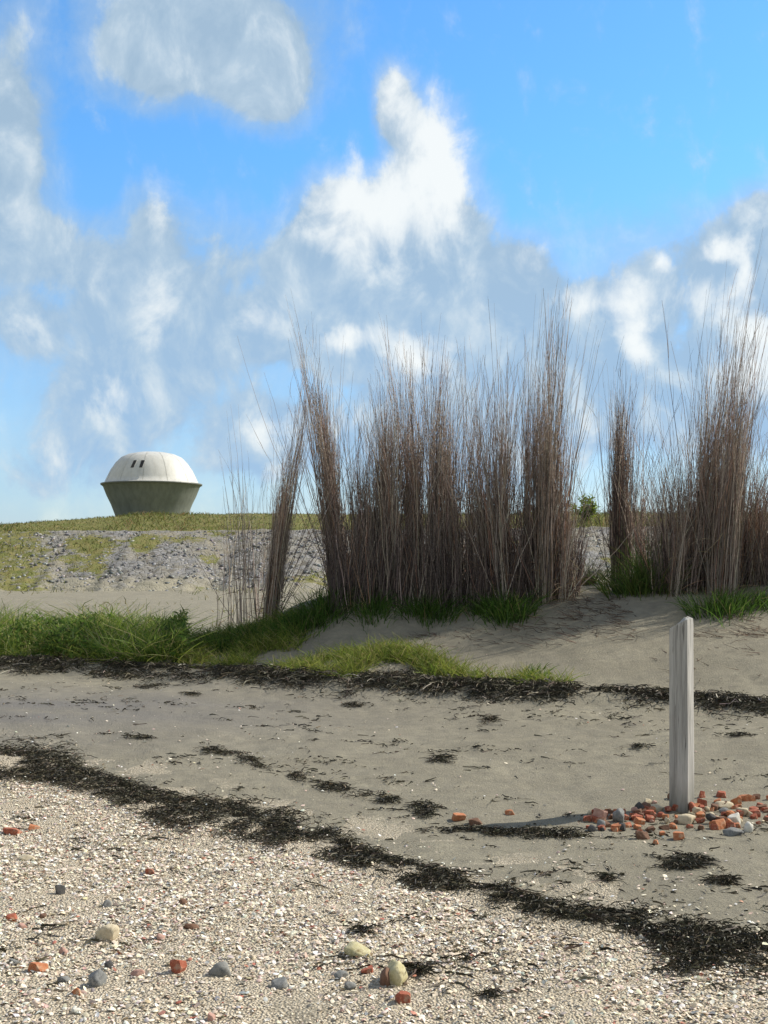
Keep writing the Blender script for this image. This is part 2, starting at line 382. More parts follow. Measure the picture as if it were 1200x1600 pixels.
xs = np.linspace(-75, 75, 900); ys = np.concatenate([np.linspace(DT - .6, DC + 1, 130), np.linspace(DC + 1.15, DB + 20, 70)])
Yd, Xd = np.meshgrid(ys, xs, indexing='ij'); Zd = dike_z(Xd, Yd); ga = grass_amount(Xd, Yd)
st = (vnoise(Xd * 2.6, Yd * 2.6, 70) - .5) * .16 * (1 - ga) * np.clip((Yd - DT) / 2, 0, 1)
I = np.arange(Xd.size).reshape(Xd.shape)
Fq = np.stack([I[:-1, :-1], I[:-1, 1:], I[1:, 1:], I[1:, :-1]], -1).reshape(-1, 4)
tag(link('dike', mesh_np('dike', np.stack([Xd, Yd, Zd + st], -1).reshape(-1, 3), Fq, m_dike, smooth=True, attrs={'grass': ga})), kind='structure')
# loose rubble stones on the slope: hundreds of low angular lumps nobody could count
def rubble():
    n = 16000; x = rng.uniform(-26, 26, n); y = rng.uniform(DT + .5, DC, n)
    keep = (rng.random(n) > grass_amount(x, y)) & (rng.random(n) < np.clip((y - DT - .2) / 3, .12, 1) * (.1 + .8 * fbm(x * .3, y * .3, 77))); x, y = x[keep], y[keep]; n = len(x)
    base = np.array([(0, 0, 1), (1, 0, .35), (.3, .95, .3), (-.8, .6, .4), (-.8, -.6, .3), (.3, -.95, .4), (.9, .1, -.5), (.2, .9, -.5), (-.8, .5, -.5), (-.8, -.5, -.5), (.3, -.9, -.5)])
    f = np.array([(0, 1, 2), (0, 2, 3), (0, 3, 4), (0, 4, 5), (0, 5, 1)]); q = np.array([(1, 6, 7, 2), (2, 7, 8, 3), (3, 8, 9, 4), (4, 9, 10, 5), (5, 10, 6, 1)])
    s = .035 + .09 * rng.random(n) ** 2; a = rng.uniform(0, 6.28, n)
    b_ = base[None] * s[:, None, None] * rng.uniform(.65, 1.35, (n, 11, 3)) * np.array([1, 1, .55])
    X = b_[..., 0] * np.cos(a)[:, None] - b_[..., 1] * np.sin(a)[:, None] + x[:, None]
    Y = b_[..., 0] * np.sin(a)[:, None] + b_[..., 1] * np.cos(a)[:, None] + y[:, None]
    Z = b_[..., 2] + dike_z(X, Y) 
    off = (np.arange(n) * 11)[:, None, None]
    c = vary(n, [(.30, .29, .285), (.25, .245, .24), (.12, .117, .11), (.32, .31, .28)], [4, 3, 5.5, .4], .15, 11)
    me = mesh_np('rubble', np.stack([X, Y, Z], -1).reshape(-1, 3), [(f[None] + off).reshape(-1, 3), (q[None] + off).reshape(-1, 4)], M_shell, c)
    tag(link('rubble_stones', me), 'grey rubble stones covering the slope of the sea dike', 'stones', kind='stuff')
rubble()
#SG
def scatter_grass(name, x, y, zf, hmin, hmax, cols, wts, width, lean=.25, bendamt=.35, label=None, K=3, sink=.02, hmul=None, obj=True, mat_=None):
    n = len(x); z = zf(x, y) - sink
    d = unit(np.stack([rng.normal(0, lean, n), rng.normal(0, lean, n), np.ones(n)], -1))
    bd = np.stack([rng.normal(0, bendamt, n), rng.normal(0, bendamt, n), -np.abs(rng.normal(0, bendamt, n)) * .8], -1)
    L = rng.uniform(hmin, hmax, n) * (1 if hmul is None else hmul)
    V, Fq, per = strands(np.stack([x, y, z], -1), d, L, bd, np.full(n, width) * rng.uniform(.6, 1.3, n), K=K)
    c = vary(n, cols, wts, .2, per)
    me = mesh_np(name, V, Fq, mat_ or M_grass, c)
    if not obj: return me
    return tag(link(name, me), label, 'grass', kind='stuff')
GREEN = [(.18, .26, .04), (.27, .33, .06), (.09, .16, .025), (.44, .39, .19)]
def crown_grass():
    n = 60000; x = rng.uniform(-30, 30, n); y = rng.uniform(DT + 2, DB, n)
    k_ = rng.random(n) < grass_amount(x, y) ** 1.5 * .8; x, y = x[k_], y[k_]
    tall = .45 + np.clip((fbm(x * .35, y * .35, 81) - .4) * 2.2, 0, 1.4)
    tall = np.where((x > 8) & (x < 16), tall * 1.6, tall) * np.where(y > 72, .8, 1)
    scatter_grass('dike_grass', x, y, dike_z, .12, .42, [(.14, .165, .04), (.21, .185, .07), (.09, .12, .03), (.28, .18, .09)], [5, 3, 2.5, 1.4], .02, .35,
                  label='olive green and rusty grass along the crown and slope of the dike', hmul=tall, K=2)
crown_grass()
n_ = 9000; x_ = rng.uniform(-24, 24, n_); y_ = rng.uniform(26, 56.5, n_); k_ = rng.random(n_) < np.clip((fbm(x_ * .5, y_ * .35, 88) - .5 - .012 * (x_ + 12)) * 5, 0, .8)
scatter_grass('toe_grass', x_[k_], y_[k_], lambda a, b: np.maximum(ground(a, b), dike_z(a, b)), .10, .34, [(.2, .2, .07), (.3, .26, .13), (.12, .15, .04)], [3, 3, 2], .016, .4, label='thin dry grass on the sand at the foot of the dike', K=2)

# ------------------------------------------------------------------ saucer shaped building on the dike
def lathe(prof, nseg, facet=0, a0=0.0):
    bm = bmesh.new(); rings = []
    for r, z in prof:
        if r < 1e-4: rings.append([bm.verts.new((0, 0, z))]); continue
        rings.append([bm.verts.new((r * math.cos(a0 + 2 * math.pi * i / nseg), r * math.sin(a0 + 2 * math.pi * i / nseg), z)) for i in range(nseg)])
    for A, B in zip(rings[:-1], rings[1:]):
        for i in range(nseg):
            j = (i + 1) % nseg
            if len(A) == 1: bm.faces.new((A[0], B[j], B[i]))
            elif len(B) == 1: bm.faces.new((A[i], A[j], B[0]))
            else: bm.faces.new((A[i], A[j], B[j], B[i]))
    bmesh.ops.recalc_face_normals(bm, faces=bm.faces); return bm
def saucer():
    x0, y0 = (237 - 600) / F * 81, 81.0; R_ = 78 / F * 81; U = 81 / F
    z0 = float(dike_z(x0, y0)) + .06
    root = bpy.data.objects.new('saucer_building', None); COL.objects.link(root); root.location = (x0, y0, z0)
    tag(root, 'flying saucer shaped building with white dome and dark grey green underside standing on the dike', 'building')
    m_w, T, b = mat('dome_paint', .5, .4); o = T.new('ShaderNodeTexCoord').outputs['Object']
    st_ = T.noise(T.vmath('MULTIPLY', o, (3, 3, .5)), 1.2, 6, .65)
    T.put(b.inputs['Base Color'], T.mix(T.mapr(st_, .42, .75), (.66, .655, .61), (.54, .535, .49))); bump(T, b, T.noise(o, 14, 4), .2, .02)
    m_g, T, b = mat('bowl_paint', .6, .3); o = T.new('ShaderNodeTexCoord').outputs['Object']
    st_ = T.noise(T.vmath('MULTIPLY', o, (3, 3, .5)), 1.2, 6, .65)
    T.put(b.inputs['Base Color'], T.mix(T.mapr(st_, .38, .7), (.225, .245, .22), (.155, .17, .155)))
    m_k, _, b = mat('dark_glass', .15, .5); b.inputs['Base Color'].default_value = (.012, .013, .016, 1)
    m_r, _, b = mat('rim_metal', .5, .4); b.inputs['Base Color'].default_value = (.17, .18, .16, 1)
    rz = 49 * U + .12                                            # height of the rim
    up = [(R_ * .985, rz + .05), (R_ * .93, rz + .10), (R_ * .885, rz + .42), (R_ * .81, rz + .92), (R_ * .71, rz + 1.40), (R_ * .60, rz + 1.76), (R_ * .46, rz + 1.97), (R_ * .28, rz + 2.09), (R_ * .1, rz + 2.13), (0, rz + 2.135)]
    dome = link('dome', bm_mesh('dome', lathe(up, 48), m_w, True), root)
    bowl = [(R_ * .985, rz - .07), (R_ * .955, rz - .16), (R_ * .885, rz - .75), (R_ * .80, rz - 1.32), (R_ * .715, .12), (R_ * .70, -.6), (0, -.6)]
    link('bowl', bm_mesh('bowl', lathe(bowl, 40), m_g, True), root)
    rim = [(R_ * .9, rz + .055), (R_, rz + .05), (R_ * 1.008, rz), (R_, rz - .06), (R_ * .9, rz - .065)]
    link('rim', bm_mesh('rim', lathe(rim, 48), m_r), root)
    # panel joints of the dome: thin raised seams along the slope
    def on_dome(a, zrel):
        zs = [p[1] - rz for p in up]; rs = [p[0] for p in up]
        r = float(np.interp(zrel, zs, rs)) * math.cos(math.pi / 24) / math.cos(((a + math.pi / 24) % (math.pi / 12)) - math.pi / 24 if False else 0)
        return Vector((r * math.cos(a), r * math.sin(a), rz + zrel))
    for i in range(12):
        bm = bmesh.new(); a = i * math.pi / 6; t = Vector((-math.sin(a), math.cos(a), 0)) * .010; pr = None
        for (r, z) in up[1:-1]:
            p = Vector((r * math.cos(a), r * math.sin(a), z)) * 1.0 + Vector((math.cos(a), math.sin(a), .6)) * .012
            q = [bm.verts.new(p - t), bm.verts.new(p + t)]
            if pr: bm.faces.new((pr[0], pr[1], q[1], q[0]))
            pr = q
        bmesh.ops.solidify(bm, geom=bm.faces[:], thickness=.008)
        link('panel_seam', bm_mesh('panel_seam', bm, m_w), root)
    # two slanting slot windows, towards the beach and a little to the left
    for px in (219, 233):
        a = -math.pi / 2 + math.asin((px - 237) * U / (R_ * .83)); 
        # fit each slot to the dome facets by sampling the two heights
        pa_, pb_ = on_dome(a, .84), on_dome(a, 1.44); n_ = Vector((math.cos(a), math.sin(a), .75)).normalized()
        side = Vector((-math.sin(a), math.cos(a), 0)); upv = (pb_ - pa_).normalized(); cen = (pa_ + pb_) / 2
        upv = (upv + side * .12).normalized()
        def frame_bm(w_, h_, d0, d1):
            bm = bmesh.new(); vs = []
            for d_ in (d0, d1):
                for sx, sz in ((-1, -1), (1, -1), (1, 1), (-1, 1)):
                    vs.append(bm.verts.new(cen + side * sx * w_ + upv * sz * h_ + n_ * d_))
            for f_ in ((0, 1, 2, 3), (7, 6, 5, 4), (0, 4, 5, 1), (1, 5, 6, 2), (2, 6, 7, 3), (3, 7, 4, 0)): bm.faces.new([vs[i] for i in f_])
            bmesh.ops.recalc_face_normals(bm, faces=bm.faces); return bm
        f = link('window', bm_mesh('window', frame_bm(.12, .31, -.25, .035), m_w), root)
        link('pane', bm_mesh('pane', frame_bm(.10, .29, -.2, .05), m_k), f)
saucer()

# small bush growing on the dike crown, seen in the gap of the reeds
def leafy_bush(name, x, y, z, w_, h_, label, n=900, leaf=.05, cols=GREEN, wts=(4, 3, 3, 1), stems=14):
    root = bpy.data.objects.new(name, None); COL.objects.link(root); root.location = (x, y, z); tag(root, label, 'bush')
    e = rng.normal(0, 1, (stems, 3)); d = unit(np.stack([e[:, 0] * .5, e[:, 1] * .5, np.abs(e[:, 2]) * .3 + 1], -1)); L = rng.uniform(.5, 1, stems) * h_
    V, Fq, per = strands(np.zeros((stems, 3)) + rng.normal(0, .05, (stems, 3)) * (1, 1, 0), d, L, rng.normal(0, .15, (stems, 3)), np.full(stems, .012 * max(1, h_)), K=5, sides=3)
    link('branches', mesh_np('branches', V, Fq, M_twig, vary(stems, [(.13, .09, .06)], [1], .1, per)), root)
    pick = rng.integers(0, stems, n); tt = rng.uniform(.25, 1, n); tt2 = tt[:, None]
    ctr = V.reshape(stems, -1, 3)
    k_ = np.clip((tt * 5).astype(int), 0, 5); base = ctr[pick, k_ * 3] + rng.normal(0, .09, (n, 3)) * w_
    dd = unit(rng.normal(0, 1, (n, 3)) + (0, 0, .3))
    V, Fq, per = strands(base, dd, rng.uniform(.6, 1.5, n) * leaf * 1.6, rng.normal(0, .2, (n, 3)), np.full(n, leaf * .35), K=2)
    link('leaves', mesh_np('leaves', V, Fq, M_grass, vary(n, cols, wts, .2, per)), root); return root
bx = (915 - 600) / F * 70
leafy_bush('crown_bush', bx, 70, float(dike_z(bx, 70)) - .05, 1.2, 2.1, 'small open green bush on the dike crown, seen through the gap in the reeds', 500, .14, stems=9)

# ------------------------------------------------------------------ reed clumps: tall dead stems standing in the dune
RC = [(.33, .265, .225), (.46, .375, .315), (.20, .16, .14), (.64, .56, .47), (.43, .26, .18), (.11, .085, .08)]
def reed_clump(base, wb, top, spread, count, hvar, label, warm=0.0, tall=(), D=None, dead=120, depth=.35, tight=1.0, loose=.05, dark=0.0):
    wb *= tight; spread *= tight
    px, row = base; D = D or pix(px, row)[1]
    x0 = (px - 600) / F * D; z0 = g1(x0, D)
    root = bpy.data.objects.new('reed_clump', None); COL.objects.link(root); root.location = (x0, D, z0)
    tag(root, label, 'reeds', 'tall dead reed clumps standing in the dune')
    H = CZ - (top[1] - HZ) / F * D - z0; lx = (top[0] - px) / F * D
    n = int(count * 1.15); wv = wb / F * D / 2; sp = spread / F * D / 2
    # stems come out in several small tufts, so that the clump shows gaps
    nt = max(4, int(wb / 6)); tx = rng.uniform(-.85, .85, nt) * wv; ty = rng.uniform(-1, 1, nt) * depth; k_ = rng.integers(0, nt, n)
    bx_ = tx[k_] + rng.normal(0, .035, n); by_ = ty[k_] + rng.normal(0, .05, n); bx_ = bx_ + rng.normal(0, loose - .049, n)
    bz = ground(bx_ + x0, by_ + D) - z0 - .05
    th = (1 - .62 * rng.random(nt) ** 1.6)[k_]                     # every tuft has its own height and lean
    h = H * np.clip(th * (.30 + .86 * rng.beta(2.4, 1.9, n)) + (hvar - .45), .18, 1.18)
    tlean = rng.normal(0, .42, nt)[k_]
    fan = rng.normal(0, .62, n) + (bx_ / max(wv, .05)) * .35
    tipx = bx_ * .9 + (lx + tlean * sp + fan * sp * .8) * (h / H) ** 1.1 + np.where(rng.random(n) < .13, rng.normal(.04, .42, n), 0); tipy = by_ + rng.normal(0, .22, n) * (h / H) * 1.3
    B = np.stack([bx_, by_, bz], -1); Tp = np.stack([tipx, tipy, h], -1)
    d = Tp - B; L = np.linalg.norm(d, axis=1); d = d / L[:, None]
    # stems rise in the tuft's own direction and arch outwards towards the tip
    bend = np.stack([fan * sp * .8 / np.maximum(L, .3) + rng.normal(0, .03, n) + .02, rng.normal(0, .05, n), -.02 * np.ones(n)], -1)
    bend = np.clip(bend, -.34, .34)
    V, Fq, per = strands(B, d - bend, L, bend, (.0024 + .0048 * rng.random(n) ** 2), K=7, sides=3, taper=.72, wig=.004)
    wts = np.array([4, 3.2, 2.6, 1.6, .6 + 4 * warm, 1.5]) * (1 - dark, 1 - dark, 1 + dark, 1 - .7 * dark, 1, 1 + 3 * dark); c = vary(n, RC, wts, .25, per)
    link('stems', mesh_np('stems', V, Fq, M_reed, c), root)
    # fine side twigs on the upper halves
    m = int(n * 2.4); pk = rng.integers(0, n, m); t = rng.uniform(.3, .98, m)
    b2 = B[pk] + (L[pk] * t)[:, None] * (d - bend)[pk] + (L[pk] * t ** 2)[:, None] * bend[pk]
    d2 = unit(d[pk] + rng.normal(0, .16, (m, 3)))
    V, Fq, per = strands(b2, d2, rng.uniform(.12, .55, m), rng.normal(0, .12, (m, 3)), rng.uniform(.0013, .0024, m), K=4, sides=3, taper=.6, wig=.01)
    link('twigs', mesh_np('twigs', V, Fq, M_reed, vary(m, RC, wts, .25, per)), root)
    # dry leaves and broken bits in the lower part
    m = dead; pk = rng.integers(0, n, m); t = rng.uniform(0, .5, m) ** 1.4
    b2 = B[pk] + (L[pk] * t)[:, None] * d[pk]; d2 = unit(np.stack([rng.normal(0, .5, m), rng.normal(0, .5, m), rng.normal(.4, .6, m)], -1))
    V, Fq, per = strands(b2, d2, rng.uniform(.1, .35, m), rng.normal(0, .3, (m, 3)) - (0, 0, .3), rng.uniform(.003, .007, m), K=3)
    link('dry_leaves', mesh_np('dry_leaves', V, Fq, M_reed, vary(m, [(.28, .2, .13), (.17, .12, .08), (.36, .27, .17)], [3, 3, 1 + 2 * warm], .2, per)), root)
    # the few very tall stems that reach above the rest
    for tx_, ty_ in tall:
        n2 = 3; B2 = np.stack([rng.normal(0, .04, n2), rng.normal(0, .05, n2), np.full(n2, -.03)], -1)
        hh = CZ - (ty_ - HZ) / F * D - z0; T2 = np.stack([(tx_ - px) / F * D + rng.normal(0, .09, n2), rng.normal(0, .1, n2), hh * rng.uniform(.86, 1.0, n2)], -1)
        bd = np.stack([np.sign(T2[:, 0]) * .07, np.zeros(n2), np.zeros(n2)], -1); d3 = T2 - B2; L3 = np.linalg.norm(d3, axis=1)
        V, Fq, per = strands(B2, d3 / L3[:, None] - bd, L3, bd, np.full(n2, .0042), K=9, sides=3, taper=.8, wig=.002)
        link('tall_stem', mesh_np('tall_stem', V, Fq, M_reed, vary(n2, RC[:3], [2, 2, 1], .2, per)), root)
R_ = reed_clump
R_((378, 978), 58, (376, 760), 60, 46, .6, 'leftmost thin sparse clump of dead reed stems at the edge of the dune', tall=((358, 620), (370, 700), (345, 680)), dead=14, loose=.13)
R_((428, 968), 28, (482, 585), 26, 300, .5, 'narrow reed bundle leaning right at the left end of the dune', .5, tall=((500, 540),), dead=160, depth=.2, loose=.055)
R_((535, 925), 30, (480, 520), 42, 300, .5, 'reed bundle leaning left, crossing tops with the right leaning bundle', .1, tall=((447, 445), (462, 470), (520, 500)), depth=.2)
R_((575, 925), 46, (580, 640), 64, 320, .45, 'shorter dark reed clump just right of the left leaning bundle', .1, tall=((560, 590),), dead=150)
R_((618, 925), 50, (612, 600), 60, 330, .5, 'upright reed clump third in the dense row, next to the shorter dark clump', .1, tall=((585, 560), (640, 590)))
R_((668, 928), 64, (668, 560), 80, 430, .5, 'upright reed clump in the middle of the dense row with fine tips against white cloud', .1, tall=((690, 480), (705, 500), (650, 520)))
R_((722, 930), 48, (712, 575), 60, 330, .45, 'dark reed clump with a low ragged top right of the middle', .15, tall=((722, 480),))
R_((775, 940), 64, (765, 580), 90, 430, .45, 'broad shaggy reed clump left of the tallest bundle of the dense row', .3, tall=((757, 450), (795, 520), (740, 520)), dead=220)
R_((838, 932), 42, (850, 520), 40, 430, .55, 'tall dense dark reed bundle rising to a point near the right end of the row', .15, tall=((872, 410), (858, 440), (850, 470)))
R_((872, 935), 40, (882, 640), 44, 260, .45, 'reed clump leaning right beside the gap where the dike shows', .6, tall=((930, 470), (918, 500), (925, 520)), dead=260)
R_((962, 890), 32, (956, 610), 26, 330, .55, 'narrow straight dark reed bundle standing alone right of the gap', .0, tall=((960, 560),), D=16.6, dead=40, dark=.7)
R_((1005, 905), 50, (1008, 690), 60, 170, .4, 'thin see-through reed clump between the narrow bundle and the big right clump', .1, tall=((1012, 560), (990, 640)), D=16.2, dead=80)
R_((1070, 922), 76, (1082, 640), 90, 430, .5, 'left half of the big reed mass on the right, lower and denser', .3, tall=((1100, 400), (1060, 560)), dead=260)
R_((1112, 925), 70, (1140, 510), 76, 600, .5, 'big tall reed clump behind the wooden post, sweeping up to the right', .3, tall=((1186, 350), (1160, 400), (1150, 420), (1195, 340)), dead=260)
R_((1185, 905), 76, (1188, 700), 90, 330, .45, 'lower rusty reed clump at the right edge of the photo', .9, tall=((1200, 580), (1165, 620)), dead=420)
R_((1270, 915), 90, (1275, 620), 110, 380, .5, 'reed clump just past the right edge of the photo', .5)
# dark thicket at the foot of the row: many short stems filling between the clumps
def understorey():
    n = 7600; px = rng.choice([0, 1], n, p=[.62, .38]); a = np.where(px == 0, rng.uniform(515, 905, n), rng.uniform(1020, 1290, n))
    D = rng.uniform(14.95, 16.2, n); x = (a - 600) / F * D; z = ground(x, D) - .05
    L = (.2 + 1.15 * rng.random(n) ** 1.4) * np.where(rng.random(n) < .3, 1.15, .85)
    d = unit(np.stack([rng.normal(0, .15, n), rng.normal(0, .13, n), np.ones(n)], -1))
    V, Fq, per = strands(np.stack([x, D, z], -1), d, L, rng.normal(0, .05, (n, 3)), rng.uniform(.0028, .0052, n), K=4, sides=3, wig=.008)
    me = mesh_np('reed_thicket', V, Fq, M_reed, vary(n, RC, [1, .6, 4, .3, .6, 8], .25, per))  # mostly the darkest stem colours: shade at the reed feet painted into the albedo
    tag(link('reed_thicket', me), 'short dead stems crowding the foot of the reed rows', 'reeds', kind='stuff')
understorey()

# ------------------------------------------------------------------ grass on the beach edge and under the reeds
def spread(px0, px1, D0, D1, n): 
    D = rng.uniform(D0, D1, n); a = rng.uniform(px0, px1, n); return (a - 600) / F * D, D
def left_grass():
    x, y = spread(-420, 285, 14.2, 17.2, 42000)
    px = 600 + x / y * F; up = dist_line(x, y, UP)
    edge = np.clip((285 - px) / 30, 0, 1)
    clump = fbm(x * 1.6, y * 1.6, 91)
    keep = (up > .12) & (rng.random(len(x)) < edge * np.clip((clump - .33) * 3.6, .1, 1)); x, y, clump, px = x[keep], y[keep], clump[keep], px[keep]
    bigl = np.exp(-((px - 210) / 60) ** 2) * .35 + np.exp(-((px - 0) / 50) ** 2) * .35
    scatter_grass('beach_grass', x, y, ground, .08, .44, GREEN, [3, 3, 3.5, 2.0], .0058, .38, .45,
                  'lush green beach grass and weeds on the low bank at the left', K=4, hmul=.45 + clump ** 1.5 * 1.5 + bigl * 1.3)
left_grass()
def weeds():
    x, y = spread(-420, 290, 14.2, 16.8, 9000); c = fbm(x * 1.3, y * 1.3, 191); up = dist_line(x, y, UP)
    k_ = (up > .1) & (rng.random(len(x)) < np.clip((c - .42) * 6, 0, 1)); x, y, c = x[k_], y[k_], c[k_]
    rep = 9; X = np.repeat(x, rep) + rng.normal(0, .03, len(x) * rep); Y = np.repeat(y, rep) + rng.normal(0, .03, len(x) * rep); n = len(X)
    z = ground(X, Y) + rng.random(n) * np.repeat(.12 + c * .42, rep)
    d = unit(rng.normal(0, 1, (n, 3)) + (0, 0, .5))
    V, Fq, per = strands(np.stack([X, Y, z], -1), d, rng.uniform(.03, .09, n), rng.normal(0, .2, (n, 3)), rng.uniform(.006, .014, n), K=2, taper=.9)
    me = mesh_np('beach_weeds', V, Fq, M_grass, vary(n, [(.13, .21, .04), (.07, .13, .025), (.22, .28, .06), (.3, .28, .1)], [4, 3, 3, 1], .25, per))
    tag(link('beach_weeds', me), 'leafy dark green weeds growing between the beach grass at the left', 'weeds', kind='stuff')
weeds()
def left_front():
    x, y = spread(-420, 330, 13.9, 14.9, 12000); c = fbm(x * 2.2, y * 2.2, 97); up = dist_line(x, y, UP)
    k_ = (up > .05) & (rng.random(len(x)) < np.clip((c - .36) * 4, .05, 1)); x, y = x[k_], y[k_]
    scatter_grass('bank_edge_grass', x, y, ground, .07, .24, [(.28, .31, .06), (.36, .34, .12), (.18, .24, .04), (.42, .34, .2)], [4, 3, 3, 1.2], .0048, .4, .4,
                  'low yellow green grass along the front edge of the left bank', K=3)
left_front()
def mid_grass():
    xs_, ys_ = [], []
    for (p0, p1, d0, d1, n) in [(285, 470, 13.9, 15.4, 15000), (430, 730, 12.7, 13.75, 17000), (690, 890, 12.0, 13.1, 9000)]:
        x, y = spread(p0, p1, d0, d1, n); c = fbm(x * 1.8, y * 1.8, 95)
        px = 600 + x / y * F; up = dist_line(x, y, UP)
        k_ = (up > .05) & (rng.random(n) < np.clip((c - .36) * 5, 0, 1)) 
        if p0 == 430: k_ &= up < .25 + .75 * np.exp(-((px - 600) / 100) ** 2) + .25 * rng.random(n)
        if p0 == 690: k_ &= (up < .42) & (rng.random(n) < .6)
        xs_.append(x[k_]); ys_.append(y[k_])
    x, y = np.concatenate(xs_), np.concatenate(ys_)
    scatter_grass('dune_foot_grass', x, y, ground, .06, .26, [(.21, .27, .045), (.28, .30, .07), (.12, .18, .03), (.38, .34, .15)], [4, 3, 2.5, 1.4], .0042, .4, .4,
                  'bright yellow green grass at the foot of the dune behind the weed line', K=3)
mid_grass()
def tuft(px, row, w_, h_, n, label, cols, D=None):
    n = int(n * .62); h_ *= .82
    if D is None: x0, D, z0 = pix(px, row)
    else: x0 = (px - 600) / F * D; z0 = g1(x0, D)
    wv = w_ / F * D / 2; hh = h_ / F * D
    ox = np.clip(rng.normal(0, .5, n), -1, 1) * wv; oy = rng.normal(0, .16, n)
    z = ground(x0 + ox, D + oy) - z0 - .02
    d = unit(np.stack([ox / wv * .3 + rng.normal(0, .2, n), rng.normal(-.08, .25, n), np.ones(n)], -1))
    bd = np.stack([ox / wv * .25 + rng.normal(0, .18, n), rng.normal(-.05, .22, n), -np.abs(rng.normal(0, .3, n))], -1)
    V, Fq, per = strands(np.stack([ox, oy, z], -1), d, rng.uniform(.45, 1.15, n) * hh, bd, rng.uniform(.003, .0065, n), K=5)
    me = mesh_np('grass_tuft', V, Fq, M_grass, vary(n, cols, [4, 3, 2, .6], .2, per))
    tag(link('grass_tuft', me, loc=(x0, D, z0)), label, 'grass tuft', 'green grass tufts under the reeds')
DG = [(.06, .13, .02), (.10, .18, .03), (.04, .085, .015), (.25, .22, .1)]
tuft(508, 960, 70, 60, 1000, 'dark green grass tuft at the left foot of the leaning reed bundle', DG)
tuft(470, 985, 70, 45, 800, 'low green tuft on the dune flank right of the leftmost reeds', DG)
tuft(405, 1000, 90, 40, 1000, 'green grass tuft in front of the two leftmost reed clumps', DG)
tuft(345, 1015, 80, 45, 900, 'green tuft sloping to the sand left of the leftmost reeds', DG)
tuft(585, 955, 60, 42, 700, 'dark green tuft in the shade below the shorter dark reed clump', DG)
tuft(672, 962, 86, 50, 900, 'dark green tuft below the middle reed clump of the row', DG)
tuft(795, 965, 76, 60, 1000, 'deep green tuft spilling onto sand below the shaggy reed clump', DG)
tuft(755, 955, 50, 34, 500, 'small green tuft beside the deep green tuft, on its left', DG)
tuft(1000, 925, 110, 70, 1300, 'bright green tuft in the hollow right of the narrow reed bundle', [(.09, .15, .03), (.14, .18, .04), (.05, .09, .02), (.24, .2, .09)], D=15.2)
tuft(1022, 925, 50, 110, 500, 'tall fresh green shoots against the big reed mass', [(.08, .14, .03), (.05, .10, .02), (.12, .16, .04), (.2, .18, .08)], D=15.4)
tuft(1125, 958, 100, 55, 900, 'dark green tuft below the big reed clump behind the post', DG)
tuft(1195, 945, 60, 42, 500, 'dark tuft low under the rusty reeds at the right edge', DG)
tuft(915, 900, 50, 60, 420, 'pale dry grass tuft in the gap between the reed rows', [(.24, .19, .1), (.16, .17, .06), (.3, .24, .14), (.12, .13, .05)], D=16.4)
tuft(835, 1062, 50, 26, 480, 'small green tuft by the weed line below the dune', DG)

# ------------------------------------------------------------------ seaweed
SW = [(.048, .044, .028), (.075, .068, .04), (.026, .024, .017), (.14, .115, .075), (.07, .048, .035)]
def weed_mesh(x, y, zoff, Lr, wid, flat=.45, pale=0.0, origin=None, K=4):
    n = len(x); z = ground(x, y) + zoff
    if origin is not None: x, y, z = x - origin[0], y - origin[1], z - origin[2]
    a = rng.uniform(0, 6.28, n); d = unit(np.stack([np.cos(a), np.sin(a), np.abs(rng.normal(0, flat, n))], -1))
    bd = rng.normal(0, .45, (n, 3)); bd[:, 2] = -np.abs(bd[:, 2]) * .8 - d[:, 2] * .6
    V, Fq, per = strands(np.stack([x, y, z], -1), d, rng.uniform(*Lr, n), bd, rng.uniform(.5, 1.4, n) * wid, K=K, taper=.5, wig=.06)
    # keep the ends on the sand
    gz = ground(V[:, 0] + (origin[0] if origin else 0), V[:, 1] + (origin[1] if origin else 0)) - (origin[2] if origin else 0)
    V[:, 2] = np.maximum(V[:, 2], gz + .003)
    return mesh_np('seaweed', V, Fq, M_weed, vary(n, SW + [(.42, .37, .3)], [4, 4, 3, 1.6, 1.2, pale + 1e-3], .25, per))
def low_line():
    # sample along the line by arc length
    seg = np.hypot(*(LOW[1:] - LOW[:-1]).T); cum = np.r_[0, np.cumsum(seg)]
    n = 105000; s = rng.uniform(0, cum[-1], n); cx = np.interp(s, cum, LOW[:, 0]); cy = np.interp(s, cum, LOW[:, 1])
    wdt = .05 + .15 * fbm(s * 1.3, s * 0, 17) ; dens_ = fbm(s * 2.6, s * 0 + 4, 23)
    off = rng.normal(0, 1, n) * wdt + (fbm(s * 1.1, s * 0 + 8, 27) - .5) * .26
    x = cx + rng.normal(0, .03, n) + .5 * off * np.sin(s * 2.1); y = cy + off * np.interp(cx, [-3, -1, .5, 2], [1.75, 1.35, 1.0, .8])
    cl = fbm(x * 7, y * 9, 33) * .6 + fbm(x * 2.2, y * 3, 34) * .4
    keep = rng.random(n) < np.clip((cl - .43) * 10, .03, 1) * np.clip((dens_ - .1) * 3, .55, 1); x, y = x[keep], y[keep]
    bx_, by_ = spread(1000, 1130, 4.5, 4.95, 1500)            # the side arm at the right
    t = (bx_ - bx_.min()) / (bx_.max() - bx_.min()); k2 = np.abs(by_ - (4.38 + .38 * t)) < .05 + .05 * rng.random(1500); 
    x = np.r_[x, bx_[k2]]; y = np.r_[y, by_[k2]]
    tag(link('lower_seaweed_line', weed_mesh(x, y, .004 + rng.uniform(0, .03, len(x)), (.015, .075), .0028, .55, .10)), 'dark line of washed up seaweed between the shells and the open sand', 'seaweed', kind='stuff')
low_line()
